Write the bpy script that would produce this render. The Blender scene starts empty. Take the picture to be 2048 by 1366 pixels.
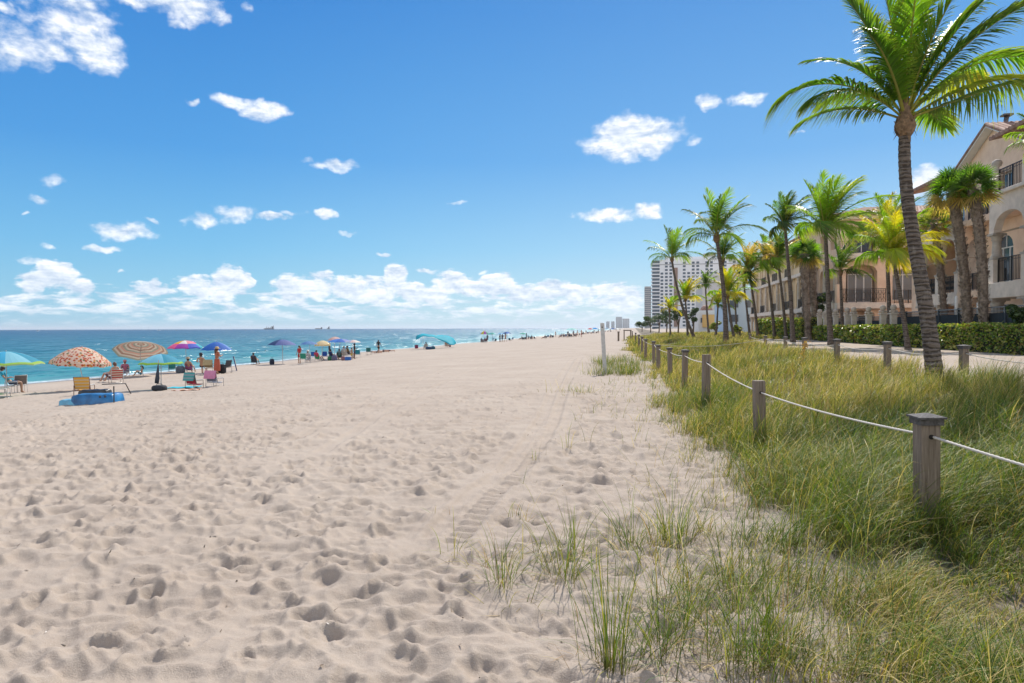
import bpy, bmesh, math, random
import numpy as np
from mathutils import Vector, Matrix
C = bpy.context.scene
COL = C.collection
rng = np.random.default_rng(7)
random.seed(7)
R = math.radians

# ------------------------------------------------------------------ camera
EYE = 1.75
F_PX = 1365.0
YAW, PITCH, ROLL = R(10.2), R(1.12), R(-0.17)
cam_d = bpy.data.cameras.new('camera'); cam = bpy.data.objects.new('camera', cam_d); COL.objects.link(cam)
CAMR = (Matrix.Rotation(YAW, 3, 'Z') @ Matrix.Rotation(R(90) - PITCH, 3, 'X') @ Matrix.Rotation(ROLL, 3, 'Z'))
cam.matrix_world = Matrix.Translation((0, 0, EYE)) @ CAMR.to_4x4()
cam_d.sensor_width = 36.0; cam_d.lens = 36.0 * F_PX / 2048
cam_d.clip_start = 0.05; cam_d.clip_end = 60000
C.camera = cam

def ray(px, py):
    return CAMR @ Vector(((px - 1024) / F_PX, -(py - 683) / F_PX, -1.0))
def at(px, py, d):
    """world point at camera depth d seen at photo pixel (px, py)"""
    return Vector((0, 0, EYE)) + ray(px, py) * d

# ------------------------------------------------------------------ light
SUN_AZ_PX = 1470
_r = ray(SUN_AZ_PX, 655)
SUN_AZ = math.atan2(_r.x, _r.y)          # from +Y towards +X
SUN_EL = R(47)
C.view_settings.view_transform = 'Standard'; C.view_settings.look = 'None'
C.view_settings.gamma = 1.0; C.view_settings.exposure = 0.16
C.view_settings.use_curve_mapping = False
sun_d = bpy.data.lights.new('sun', 'SUN'); sun = bpy.data.objects.new('sun', sun_d); COL.objects.link(sun)
sun_d.energy = 5.0; sun_d.angle = R(0.5); sun_d.color = (1.0, 0.93, 0.84)
sd = Vector((math.sin(SUN_AZ) * math.cos(SUN_EL), math.cos(SUN_AZ) * math.cos(SUN_EL), math.sin(SUN_EL)))
sun.rotation_euler = sd.to_track_quat('Z', 'Y').to_euler()
sun.location = (0, 0, 40)

class NT:
    """tiny node-tree writer"""
    def __init__(s, tree): s.t = tree; s.l = tree.links
    def n(s, typ, **kw):
        nd = s.t.nodes.new(typ)
        for k, v in kw.items(): setattr(nd, k, v)
        return nd
    def put(s, sock, v):
        if v is None: return
        if isinstance(v, bpy.types.NodeSocket): s.l.new(v, sock)
        elif isinstance(v, bpy.types.Node): s.l.new(v.outputs[0], sock)
        else:
            if isinstance(v, (tuple, list)) and hasattr(sock.default_value, '__len__') and len(sock.default_value) == 4 and len(v) == 3: v = (*v, 1)
            sock.default_value = v
    def m(s, op, a, b=None, c=None, clamp=False):
        nd = s.n('ShaderNodeMath', operation=op); nd.use_clamp = clamp
        s.put(nd.inputs[0], a); s.put(nd.inputs[1], b); s.put(nd.inputs[2], c)
        return nd.outputs[0]
    def v(s, op, a, b=None, c=None, scale=None):
        nd = s.n('ShaderNodeVectorMath', operation=op)
        s.put(nd.inputs[0], a); s.put(nd.inputs[1], b)
        if c is not None: s.put(nd.inputs[2], c)
        if scale is not None: s.put(nd.inputs['Scale'], scale)
        return nd.outputs['Value'] if op in ('DOT_PRODUCT', 'LENGTH', 'DISTANCE') else nd.outputs[0]
    def mix(s, f, a, b, typ='MIX'):
        nd = s.n('ShaderNodeMix', data_type='RGBA', blend_type=typ)
        s.put(nd.inputs[0], f); s.put(nd.inputs[6], a); s.put(nd.inputs[7], b)
        return nd.outputs[2]
    def noise(s, vec, scale, detail=3, rough=.5, dist=0., dim='3D'):
        nd = s.n('ShaderNodeTexNoise', noise_dimensions=dim)
        s.put(nd.inputs['Vector'], vec); nd.inputs['Scale'].default_value = scale
        nd.inputs['Detail'].default_value = detail; nd.inputs['Roughness'].default_value = rough
        nd.inputs['Distortion'].default_value = dist
        return nd.outputs[0]
    def ramp(s, f, stops, interp='LINEAR'):
        nd = s.n('ShaderNodeValToRGB'); s.put(nd.inputs[0], f)
        cr = nd.color_ramp; cr.interpolation = interp
        while len(cr.elements) < len(stops): cr.elements.new(.5)
        for e, (p, c) in zip(cr.elements, stops):
            e.position = p; e.color = (*c, 1) if len(c) == 3 else c
        return nd.outputs[0]
    def mr(s, f, a, b, c=0., d=1., smooth=False):
        nd = s.n('ShaderNodeMapRange'); nd.interpolation_type = 'SMOOTHSTEP' if smooth else 'LINEAR'
        s.put(nd.inputs[0], f)
        for i, v in enumerate((a, b, c, d)): s.put(nd.inputs[i + 1], v)
        return nd.outputs[0]

# ------------------------------------------------------------------ sky
W = bpy.data.worlds.new('World'); C.world = W; W.use_nodes = True
w = NT(W.node_tree); W.node_tree.nodes.clear()
wo = w.n('ShaderNodeOutputWorld'); bg = w.n('ShaderNodeBackground'); w.l.new(bg.outputs[0], wo.inputs[0])
bg.inputs[1].default_value = 0.10
sky = w.n('ShaderNodeTexSky', sky_type='NISHITA'); sky.sun_disc = False
sky.sun_elevation = SUN_EL; sky.sun_rotation = SUN_AZ
sky.air_density = 1.0; sky.dust_density = 0.6; sky.ozone_density = 3.0; sky.altitude = 0
hs = w.n('ShaderNodeHueSaturation'); hs.inputs['Saturation'].default_value = 1.22; hs.inputs['Value'].default_value = 0.6
w.l.new(sky.outputs[0], hs.inputs['Color'])
tc = w.n('ShaderNodeTexCoord'); sx = w.n('ShaderNodeSeparateXYZ'); w.l.new(tc.outputs['Generated'], sx.inputs[0])
az = w.m('ARCTAN2', sx.outputs[0], sx.outputs[1]); el = w.m('ARCSINE', sx.outputs[2])
cv = w.n('ShaderNodeCombineXYZ'); w.put(cv.inputs[0], az); w.put(cv.inputs[1], el)
ae = cv.outputs[0]
# ragged edges: warp the angle coordinates before testing them against each cloud's ellipse
def noisevec(vec, scale, detail):
    nd = w.n('ShaderNodeTexNoise', noise_dimensions='2D'); w.put(nd.inputs['Vector'], vec)
    nd.inputs['Scale'].default_value = scale; nd.inputs['Detail'].default_value = detail; nd.inputs['Roughness'].default_value = .6
    return w.v('SUBTRACT', nd.outputs[1], (.5, .5, .5))
wa = w.v('ADD', ae, w.v('MULTIPLY', noisevec(ae, 22, 3), (.035, .022, 0)))
CL = [  # centre x, centre y, half width, half height, weight   (photo pixels -> angles)
 (40,90,90,60,.62),(150,30,110,60,.75),(190,100,60,48,1.0),(90,40,70,40,.5),(120,100,60,26,.6),(10,110,40,40,.8),
 (370,15,90,32,1.0),(440,30,40,22,.6),(345,45,26,12,.6),(280,5,60,14,.7),(492,18,18,18,.5),
 (475,202,50,14,.85),(530,220,50,18,.85),(378,203,16,9,.7),(520,232,30,12,.6),
 (668,329,42,14,1.1),(617,320,18,9,.7),(95,355,38,15,.55),(80,400,32,12,.8),(40,428,14,6,.5),
 (408,440,38,13,.95),(470,426,36,20,1.05),(555,436,46,9,.9),(590,428,22,8,.7),(645,426,22,13,1.0),
 (245,464,58,16,1.05),(212,497,32,8,.95),(95,489,20,8,.7),(300,443,18,7,.6),(912,402,18,5,.6),(695,469,22,5,.45),
 (768,510,20,5,.8),(855,543,26,6,.7),(960,542,16,5,.55),(245,547,14,6,.6),
 (1265,275,86,40,1.35),(1215,296,50,22,.85),(1300,262,50,30,1.0),(1384,284,20,13,.7),(1410,204,32,15,.9),(1490,198,40,15,1.0),
 (1210,430,54,15,1.15),(1293,420,30,14,1.1),(1583,263,24,7,.35),(1850,362,38,26,1.1),(1620,205,20,6,.3),
 (1180,427,30,8,.6),(10,20,30,14,.5),(65,520,40,10,.6),
 # towers standing on the bank
 (105,552,46,30,1.0),(60,568,40,24,.8),(155,580,40,24,.8),(240,592,56,16,.6),
 (455,570,44,34,1.15),(395,572,36,26,1.0),(310,576,44,16,.9),(490,560,18,20,.9),
 (580,580,36,28,.95),(640,572,46,28,1.0),(700,580,40,28,.9),(790,556,26,26,1.15),(760,580,44,28,.95),(820,586,40,22,.8),
 (905,568,40,26,1.1),(870,590,44,20,.8),(985,574,50,24,1.0),(1040,590,50,24,.9),(1110,582,46,20,1.0),(1160,588,40,22,.9),(1225,582,36,20,1.0),(1250,600,60,26,.9),
]
mx = None; mxT = None
for (cx, cy, hw, hh, wt) in CL:
    d = ray(cx, cy).normalized(); ca, ce = math.atan2(d.x, d.y), math.asin(d.z)
    d2 = ray(cx + hw, cy).normalized(); d3 = ray(cx, cy - hh).normalized()
    ia = 1 / abs(math.atan2(d2.x, d2.y) - ca); ie = 1 / abs(math.asin(d3.z) - ce)
    u = w.v('MULTIPLY_ADD', wa, (ia, ie, 0), (-ca * ia, -ce * ie, 0))
    q = w.m('SUBTRACT', wt + (.16 if cy > 545 and hh > 12 else .08), w.m('MULTIPLY', w.v('DOT_PRODUCT', u, u), .8))
    if cy > 545 and hh > 12: mxT = q if mxT is None else w.m('MAXIMUM', mxT, q)
    else: mx = q if mx is None else w.m('MAXIMUM', mx, q)
def fbm(off):
    p = w.v('ADD', ae, off)
    a = w.noise(w.v('MULTIPLY', p, (1, 1.5, 1)), 24, 7, .56, .1, '2D')
    b = w.noise(w.v('MULTIPLY', p, (1, 2.3, 1)), 9, 3, .55, 0., '2D')
    return a, b
a1, b1 = fbm((0, 0, 0)); a2, b2 = fbm((.0015, .006, 0))
body = w.m('ADD', mx, w.m('MULTIPLY', w.m('SUBTRACT', a1, .54), 2.3))
# bank of small far cumulus under about 4 degrees, thinning upwards
elr = w.m('MULTIPLY', el, 57.2958)
nb = w.noise(w.v('MULTIPLY', ae, (14, 60, 1)), 1.6, 6, .6, .2, '2D')
nb2 = w.noise(w.v('MULTIPLY', w.v('ADD', ae, (.001, .0022, 0)), (14, 60, 1)), 1.6, 6, .6, .2, '2D')
bias = w.ramp(w.m('DIVIDE', elr, 8.0), [(0.0, (.42,) * 3), (.12, (.63,) * 3), (.28, (.64,) * 3), (.38, (.46,) * 3), (.48, (.1,) * 3), (.7, (0,) * 3)])
bank = w.m('ADD', w.m('MULTIPLY', w.m('SUBTRACT', nb, .5), 3.2), w.m('MULTIPLY_ADD', bias, 2.6, -1.25))
tow = w.m('ADD', mxT, w.m('MULTIPLY', w.m('SUBTRACT', w.m('MULTIPLY_ADD', a1, .55, w.m('MULTIPLY', nb, .45)), .52), 3.4))
dens = w.m('MAXIMUM', w.mr(body, -.12, 1.05, 0, 1, True), w.m('MAXIMUM', w.mr(tow, .0, .6, 0, 1, True), w.mr(bank, 0, .8, 0, 1, True)))
lit = w.m('ADD', .60, w.m('ADD', w.m('MULTIPLY', w.m('SUBTRACT', a1, a2), 2.6), w.m('MULTIPLY', w.m('SUBTRACT', nb, nb2), 1.1)), clamp=True)
ccol = w.mix(lit, (4.7, 5.9, 7.7), (10.6, 10.7, 10.9))
hz = w.mr(elr, 0.0, 5.0, 1, 0, True)            # clouds near the horizon stand behind more air
ccol = w.mix(w.m('MULTIPLY', hz, .5), ccol, (6.6, 7.9, 9.0))
dens = w.m('MULTIPLY', dens, w.mr(elr, -.2, 1.6, .2, .93))
grad = w.ramp(w.m('DIVIDE', elr, 40.0), [(0., (5.9, 7.9, 8.9)), (.06, (5.0, 7.5, 8.9)), (.16, (3.3, 6.4, 9.0)), (.34, (1.45, 4.3, 8.3)), (.62, (.66, 2.95, 7.2)), (1., (.42, 2.1, 5.6))])
grad = w.mix(1., grad, w.ramp(w.mr(az, -1.1, .35), [(0., (.45, .74, .90)), (.35, (.55, .82, .94)), (.55, (.8, .93, .98)), (.75, (1.02, 1.0, 1.0)), (1., (1.25, 1.07, 1.02))]), 'MULTIPLY')
# added fill: sky overhead and behind the viewer brightened to light shaded facades
back = w.m('MAXIMUM', w.mr(elr, 40, 65, 0, .25, True), w.m('MULTIPLY', w.mr(w.m('ABSOLUTE', w.m('ADD', az, .15)), 1.05, 1.4, 0, 1, True), w.mr(elr, 25, 55, 1, .25, True)))
base = w.mix(w.m('MULTIPLY', back, w.mr(w.noise(tc.outputs['Generated'], 2.4, 5, .6), .3, .6, .45, 1.)), w.mix(.82, hs.outputs[0], grad), (10.8, 10.5, 10.2))
skyc = w.mix(dens, base, ccol)
w.l.new(skyc, bg.inputs[0])

# ------------------------------------------------------------------ tagging and mesh helpers
def tag(o, label=None, cat=None, group=None, kind=None):
    if label: o['label'] = label
    if cat: o['category'] = cat
    if group: o['group'] = group
    if kind: o['kind'] = kind
    return o
def empty(name, loc=(0, 0, 0), rz=0.):
    o = bpy.data.objects.new(name, None); COL.objects.link(o); o.empty_display_size = .2
    o.location = loc; o.rotation_euler = (0, 0, rz); return o
def link(name, me, parent=None, mats=()):
    o = bpy.data.objects.new(name, me); COL.objects.link(o)
    for m in (mats if isinstance(mats, (list, tuple)) else [mats]): me.materials.append(m)
    if parent is not None: o.parent = parent
    return o
def np_mesh(name, V, Fq, col=None, mi=None, smooth=False):
    """mesh from arrays; Fq is (m,4) or (m,3)"""
    V = np.asarray(V, np.float32); Fq = np.asarray(Fq, np.int32); k = Fq.shape[1]
    me = bpy.data.meshes.new(name); me.vertices.add(len(V)); me.vertices.foreach_set('co', V.ravel())
    me.loops.add(Fq.size); me.loops.foreach_set('vertex_index', Fq.ravel())
    me.polygons.add(len(Fq)); me.polygons.foreach_set('loop_start', np.arange(0, Fq.size, k, dtype=np.int32))
    if mi is not None: me.polygons.foreach_set('material_index', np.asarray(mi, np.int32))
    me.polygons.foreach_set('use_smooth', np.full(len(Fq), smooth, dtype=bool))
    if col is not None:
        at_ = me.color_attributes.new('Col', 'FLOAT_COLOR', 'POINT')
        c4 = np.ones((len(V), 4), np.float32); c4[:, :3] = col; at_.data.foreach_set('color', c4.ravel())
    me.update(); me.validate(); return me

class MB:
    """collects shapes into one mesh"""
    def __init__(s): s.v = []; s.f = []; s.m = []; s.cur = 0; s.sm = []; s.smooth = False
    def add(s, vs, fs):
        b = len(s.v); s.v += [tuple(p) for p in vs]
        for f in fs: s.f.append([i + b for i in f]); s.m.append(s.cur); s.sm.append(s.smooth)
        return s
    def box(s, x0, x1, y0, y1, z0, z1, M=None):
        vs = [Vector((x, y, z)) for z in (z0, z1) for y in (y0, y1) for x in (x0, x1)]
        if M is not None: vs = [M @ v for v in vs]
        return s.add(vs, [(0, 2, 3, 1), (4, 5, 7, 6), (0, 1, 5, 4), (2, 6, 7, 3), (0, 4, 6, 2), (1, 3, 7, 5)])
    def tube(s, pts, r, n=8, cap=True):
        pts = [Vector(p) for p in pts]; rs = r if isinstance(r, (list, tuple, np.ndarray)) else [r] * len(pts)
        vs = []; prev = None
        for i, p in enumerate(pts):
            t = (pts[min(i + 1, len(pts) - 1)] - pts[max(i - 1, 0)]).normalized()
            if prev is None: a = t.cross(Vector((0, 0, 1)) if abs(t.z) < .9 else Vector((1, 0, 0))).normalized()
            else: a = (prev - t * prev.dot(t)).normalized()
            prev = a; b = t.cross(a)
            for k in range(n):
                an = 2 * math.pi * k / n; vs.append(p + (a * math.cos(an) + b * math.sin(an)) * rs[i])
        fs = [(i * n + k, i * n + (k + 1) % n, (i + 1) * n + (k + 1) % n, (i + 1) * n + k) for i in range(len(pts) - 1) for k in range(n)]
        if cap: fs += [tuple(range(n - 1, -1, -1)), tuple((len(pts) - 1) * n + k for k in range(n))]
        return s.add(vs, fs)
    def lathe(s, prof, c=(0, 0, 0), n=16, cap=True):
        vs = [(c[0] + r * math.cos(2 * math.pi * k / n), c[1] + r * math.sin(2 * math.pi * k / n), c[2] + z) for r, z in prof for k in range(n)]
        fs = [(i * n + k, i * n + (k + 1) % n, (i + 1) * n + (k + 1) % n, (i + 1) * n + k) for i in range(len(prof) - 1) for k in range(n)]
        if cap: fs += [tuple(range(n - 1, -1, -1)), tuple((len(prof) - 1) * n + k for k in range(n))]
        return s.add(vs, fs)
    def ball(s, c, rx, ry=None, rz=None, n=10, k=7):
        ry = ry or rx; rz = rz or rx
        vs = [(c[0], c[1], c[2] - rz)]
        for i in range(1, k):
            t = math.pi * i / k
            vs += [(c[0] + rx * math.sin(t) * math.cos(2 * math.pi * j / n), c[1] + ry * math.sin(t) * math.sin(2 * math.pi * j / n), c[2] - rz * math.cos(t)) for j in range(n)]
        vs.append((c[0], c[1], c[2] + rz)); last = len(vs) - 1
        fs = [(0, 1 + (j + 1) % n, 1 + j) for j in range(n)]
        for i in range(k - 2): fs += [(1 + i * n + j, 1 + i * n + (j + 1) % n, 1 + (i + 1) * n + (j + 1) % n, 1 + (i + 1) * n + j) for j in range(n)]
        fs += [(last, 1 + (k - 2) * n + j, 1 + (k - 2) * n + (j + 1) % n) for j in range(n)]
        return s.add(vs, fs)
    def quad(s, a, b, c, d): return s.add([a, b, c, d], [(0, 1, 2, 3)])
    def build(s, name, mats, parent=None, bevel=0):
        me = bpy.data.meshes.new(name); me.from_pydata(s.v, [], s.f)
        me.polygons.foreach_set('material_index', s.m); me.polygons.foreach_set('use_smooth', s.sm); me.update()
        o = link(name, me, parent, mats)
        if bevel: b = o.modifiers.new('bevel', 'BEVEL'); b.width = bevel; b.segments = 2; b.limit_method = 'ANGLE'
        return o
def copy_tree(o, parent=None):
    c = o.copy(); COL.objects.link(c)
    if parent is not None: c.parent = parent
    for ch in list(o.children): copy_tree(ch, c)
    return c

# ------------------------------------------------------------------ materials
def newmat(name):
    m = bpy.data.materials.new(name); m.use_nodes = True; m.node_tree.nodes.clear()
    t = NT(m.node_tree); out = t.n('ShaderNodeOutputMaterial'); return m, t, out
_mc = {}
def mat(name, col, rough=.7, var=.12, scale=6., bump=.0, bscale=40., metal=0., spec=.5, var2=None, coat=0):
    if name in _mc: return _mc[name]
    m, t, out = newmat(name); p = t.n('ShaderNodeBsdfPrincipled'); t.l.new(p.outputs[0], out.inputs[0])
    tc = t.n('ShaderNodeTexCoord'); n = t.noise(tc.outputs['Object'], scale, 5, .6)
    f = t.mr(n, .3, .7)
    dark = tuple(c * (1 - var) for c in col); lite = tuple(min(1, c * (1 + var)) for c in (var2 or col))
    t.put(p.inputs['Base Color'], t.mix(f, dark, lite))
    p.inputs['Roughness'].default_value = rough; p.inputs['Metallic'].default_value = metal
    p.inputs['Specular IOR Level'].default_value = spec
    if bump:
        b = t.n('ShaderNodeBump'); b.inputs['Strength'].default_value = bump; b.inputs['Distance'].default_value = .02
        t.put(b.inputs['Height'], t.noise(tc.outputs['Object'], bscale, 4, .6)); t.l.new(b.outputs[0], p.inputs['Normal'])
    _mc[name] = m; return m
def leafmat(name, trans=.45, rough=.42, spec=.5, tint=(1.0, 1.0, .55), boost=1.6):
    m, t, out = newmat(name)
    at_ = t.n('ShaderNodeAttribute', attribute_name='Col')
    p = t.n('ShaderNodeBsdfPrincipled'); t.l.new(at_.outputs['Color'], p.inputs['Base Color'])
    p.inputs['Roughness'].default_value = rough; p.inputs['Specular IOR Level'].default_value = spec
    tr = t.n('ShaderNodeBsdfTranslucent')
    t.put(tr.inputs[0], t.mix(1., t.mix(1., at_.outputs['Color'], (*[c * boost for c in tint],), 'MULTIPLY'), (1, 1, 1), 'MULTIPLY'))
    mx = t.n('ShaderNodeMixShader'); mx.inputs[0].default_value = trans
    t.l.new(p.outputs[0], mx.inputs[1]); t.l.new(tr.outputs[0], mx.inputs[2]); t.l.new(mx.outputs[0], out.inputs[0])
    return m

# ------------------------------------------------------------------ terrain
SEA = -1.68
def npnoise(x, y, s, seed=0):
    """cheap value noise, vectorised"""
    x = x / s + seed * 17.3; y = y / s + seed * 9.1
    xi = np.floor(x); yi = np.floor(y); fx = x - xi; fy = y - yi
    fx = fx * fx * (3 - 2 * fx); fy = fy * fy * (3 - 2 * fy)
    h = lambda a, b: np.modf(np.abs(np.sin(a * 127.1 + b * 311.7 + seed) * 43758.5453))[0]
    return (h(xi, yi) * (1 - fx) + h(xi + 1, yi) * fx) * (1 - fy) + (h(xi, yi + 1) * (1 - fx) + h(xi + 1, yi + 1) * fx) * fy
def shore(y):
    y = np.asarray(y, float)
    return -38.6 + 1.0 * np.sin(y / 23.) + .7 * np.sin(y / 9. + 1) - 2.2e-3 * np.clip(y - 150, 0, None) - .125 * np.clip(y - 2600, 0, 2500)
def Hs(x, y):
    x = np.asarray(x, float); y = np.asarray(y, float)
    xs = shore(y)
    xx = np.where(x < -3, np.minimum(-3., -3 + (x + 3) * (33.4 / np.maximum(-3 - xs, 1))), x)   # stretch the beach to the shoreline
    z = np.interp(xx, [-300, -60, -42, -36.4, -33, -29, -11, -3, 1.0, 2.2, 3.8, 6.2, 8, 15, 17.5, 30, 200],
                  [-9, -4, -2.5, -1.70, -1.46, -1.36, -.34, 0, .02, .08, .34, .58, .6, .62, .95, 1.05, 1.05])
    dune = np.clip((x - .4) / 2.5, 0, 1) * np.clip((9.5 - x) / 3, 0, 1)
    z = z + dune * (.22 * (npnoise(x, y, 4.3, 3) - .5) + .1 * (npnoise(x, y, 1.3, 5) - .5))
    mid = np.clip((x + 30) / 4, 0, 1) * np.clip((2 - x) / 3, 0, 1)
    return z + mid * (.10 * (npnoise(x, y, 6, 1) - .5) + .05 * (npnoise(x, y, 1.9, 2) - .5))
def H(x, y): return float(Hs(x, y))
def G(px, py, dz=0.):
    """world point where the ray through photo pixel (px,py) meets the ground"""
    r = ray(px, py); d = 1.5
    lo = 0.5
    while d < 3000:
        p = Vector((0, 0, EYE)) + r * d
        if p.z <= H(p.x, p.y) + dz: break
        lo = d; d *= 1.03
    for _ in range(20):
        m = (lo + d) / 2; p = Vector((0, 0, EYE)) + r * m
        if p.z <= H(p.x, p.y) + dz: d = m
        else: lo = m
    p = Vector((0, 0, EYE)) + r * d; return Vector((p.x, p.y, H(p.x, p.y)))

# polar grid: fine in front of the viewer, coarse elsewhere
r_in = .5 * (1.0062 ** np.arange(0, 800)); r_in = r_in[r_in < 62]
r_out = r_in[-1] * (1.045 ** np.arange(1, 140)); r_out = r_out[r_out < 9000]
rr = np.concatenate([r_in, r_out, [16000, 28000]])
TH0, TH1, NTH = R(-56), R(34), 1150
th_f = np.linspace(TH0, TH1, NTH)
th_c = np.linspace(TH1, TH0 + 2 * math.pi, 60)[1:-1]
th = np.concatenate([th_f, th_c])
RR, TT = np.meshgrid(rr, th, indexing='ij')
X = RR * np.sin(TT); Y = RR * np.cos(TT)
Z = Hs(X, Y)
dz = np.zeros_like(Z)
NI = len(r_in); dth = (TH1 - TH0) / (NTH - 1)
def stamp(x, y, rad, fn):
    r = math.hypot(x, y); t = math.atan2(x, y)
    if r < rad + .5 or r > 60: return
    i0 = max(0, int(math.log((r - rad) / .5) / math.log(1.0062))); i1 = min(NI, int(math.log((r + rad) / .5) / math.log(1.0062)) + 2)
    wd = rad / r; j0 = int((t - wd - TH0) / dth); j1 = int((t + wd - TH0) / dth) + 2
    if j1 <= 0 or j0 >= NTH: return
    j0 = max(0, j0); j1 = min(NTH, j1)
    if i1 <= i0: return
    dz[i0:i1, j0:j1] += fn(X[i0:i1, j0:j1] - x, Y[i0:i1, j0:j1] - y)
def footprint(x, y, a, L, Wd, dep):
    ca, sa = math.cos(a), math.sin(a); sk = random.uniform(-.4, .4); rd = random.choice([-1, 1, .6, -.6])
    def fn(dx, dy):
        u = (dx * ca + dy * sa) / L; v = (-dx * sa + dy * ca) / Wd
        v = v + sk * u * u
        q = u * u + v * v
        pit = -dep * np.exp(-q * q * 1.1)
        rim = dep * .75 * np.exp(-((np.sqrt(q) - 1.38) / .34) ** 2) * np.clip(.35 + 1.1 * (u * rd + v * (1 - abs(rd)) * .6), 0, 1.6)
        return pit + rim
    stamp(x, y, max(L, Wd) * 2.5, fn)
tracks = [[(870,1075),(950,985),(1005,945),(1050,893),(1078,850),(1098,805),(1112,775),(1125,750),(1150,715)],
          [(905,1090),(985,990),(1037,945),(1078,893),(1104,850),(1120,805),(1132,775),(1142,750),(1163,715)],
          [(590,880),(720,810),(830,765),(900,735),(980,710),(1040,695)],
          [(640,905),(760,830),(870,775),(940,742),(1010,713),(1065,697)],
          [(0,870),(240,812),(460,770),(640,738),(760,718),(900,697)]]
trk = []
for k, tr in enumerate(tracks):
    P = [G(*p) for p in tr]; pts = []
    for a, b in zip(P[:-1], P[1:]):
        n = max(2, int((b - a).length / .04)); pts += [a.lerp(b, i / n) for i in range(n)]
    trk.append(pts)
def near_track(x, y, m=.35):
    for pts in trk[:4]:
        for p in pts[::10]:
            if (p.x - x) ** 2 + (p.y - y) ** 2 < m * m: return True
    return False
N_FOOT = 14500; cnt = 0
fx = []
while cnt < N_FOOT:
    t = random.uniform(TH0 + .05, R(14)); r = 60 * math.sqrt(random.random()) if random.random() < .58 else 22 * math.sqrt(random.random())
    x = r * math.sin(t); y = r * math.cos(t)
    if r < 1.6 or x > 1.6 or x < -31: continue
    # the strip the beach vehicles flatten carries fewer prints
    p = 1.0
    if y > 11 and -13 < x < -2: p = .34
    if y > 18 and -9 < x < -3.5: p = .16
    if x > -.3: p = .6
    p *= .55 + .9 * float(npnoise(np.float64(x), np.float64(y), 3.2, 8))
    if random.random() > p: continue
    cnt += 1
    sc = random.uniform(.75, 1.3)
    if near_track(x, y): continue
    footprint(x, y, random.gauss(0, .5) if random.random() < .7 else random.uniform(0, 6.3), random.uniform(.09,.14) * sc, random.uniform(.05,.078) * sc, random.uniform(.009, .022) * sc)
dz = np.clip(dz, -.075, .06)
inn = slice(0, NI)
xx, yy = X[inn], Y[inn]
fade = np.clip(1.2 - RR[inn] / 62, 0, 1) * np.clip((xx + 33) / 3, 0, 1)
dz[inn] *= np.clip((xx + 32) / 2, 0, 1) * np.clip(1.15 - np.clip(xx - .5, 0, 9) / 1.6, .15, 1)
dz[inn] += fade * (np.clip(1 - (xx - .2) / 1.5, .3, 1) * .06 * (npnoise(xx * .6 + .3 * npnoise(xx, yy, .5, 21), yy, .33, 11) - .5) + .034 * (.25 - np.abs(npnoise(xx * .55 + .25 * npnoise(xx, yy, .4, 22), yy, .23, 15) - .5)) + .018 * (npnoise(xx, yy, .15, 12) - .5) + .011 * (npnoise(xx, yy, .07, 13) - .5) + .005 * (npnoise(xx, yy, .03, 14) - .5))
for k, pts in enumerate(trk):
    s = 0
    for i in range(0, len(pts) - 1, 2):
        p = pts[i]; q = pts[min(i + 2, len(pts) - 1)]; dr = (q - p)
        if dr.length < 1e-4: continue
        dr.normalize(); s += .08
        dp = (.024 if k < 2 else .017) * (1.0 + 1.1 * math.sin(s * 2 * math.pi / .16 * 1.0 + k))
        def fn(dx, dy, dr=dr, dp=dp):
            u = dx * dr.x + dy * dr.y; v = -dx * dr.y + dy * dr.x
            return -dp * np.exp(-(u / .045) ** 2) * np.clip(1.3 - (v / .11) ** 4, 0, 1) + .40 * dp * np.exp(-(u / .06) ** 2 - ((np.abs(v) - .16) / .03) ** 2)
        stamp(p.x, p.y, .22, fn)
Z2 = Z + dz
def Hd(x, y):
    """ground height with the prints, for things standing near the camera"""
    r = math.hypot(x, y); t = math.atan2(x, y)
    i = int(round(math.log(max(r, .5) / .5) / math.log(1.0062))); j = int(round((t - TH0) / dth))
    if 0 <= i < NI and 0 <= j < NTH: return float(Z2[i, j])
    return H(x, y)
nr, nt = X.shape
V = np.stack([X, Y, Z2], -1).reshape(-1, 3)
ii, jj = np.meshgrid(np.arange(nr - 1), np.arange(nt), indexing='ij'); j2 = (jj + 1) % nt
Fq = np.stack([ii * nt + jj, ii * nt + j2, (ii + 1) * nt + j2, (ii + 1) * nt + jj], -1).reshape(-1, 4)
cidx = len(V); V = np.vstack([V, [[0, 0, float(Z[0].mean())]]])
me = np_mesh('sand_ground', V, Fq[:, ::-1], smooth=True)
sm, t, out = newmat('beach_sand'); p = t.n('ShaderNodeBsdfPrincipled'); t.l.new(p.outputs[0], out.inputs[0])
geo = t.n('ShaderNodeNewGeometry'); pos = geo.outputs['Position']
c = t.mix(t.mr(t.noise(pos, .35, 5, .6), .35, .65), (.362, .302, .247), (.412, .350, .290))
c = t.mix(t.mr(t.noise(pos, 9, 4, .65), .45, .75, 0, .35), c, (.44, .345, .27))
c = t.mix(t.mr(t.noise(pos, 130, 3, .7), .52, .70, 0, .40), c, (.27, .21, .165))
c = t.mix(t.mr(t.noise(pos, 170, 2, .7), .58, .74, 0, .45), c, (.72, .64, .56))
sp = t.n('ShaderNodeSeparateXYZ'); t.l.new(pos, sp.inputs[0])
wet = t.mr(t.m('ADD', sp.outputs[2], t.m('MULTIPLY', t.m('SUBTRACT', t.noise(pos, .5, 3), .5), .14)), -1.60, -1.43, 1, 0, True)
c = t.mix(t.m('MULTIPLY', wet, .8), c, (.24, .19, .145))
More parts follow.
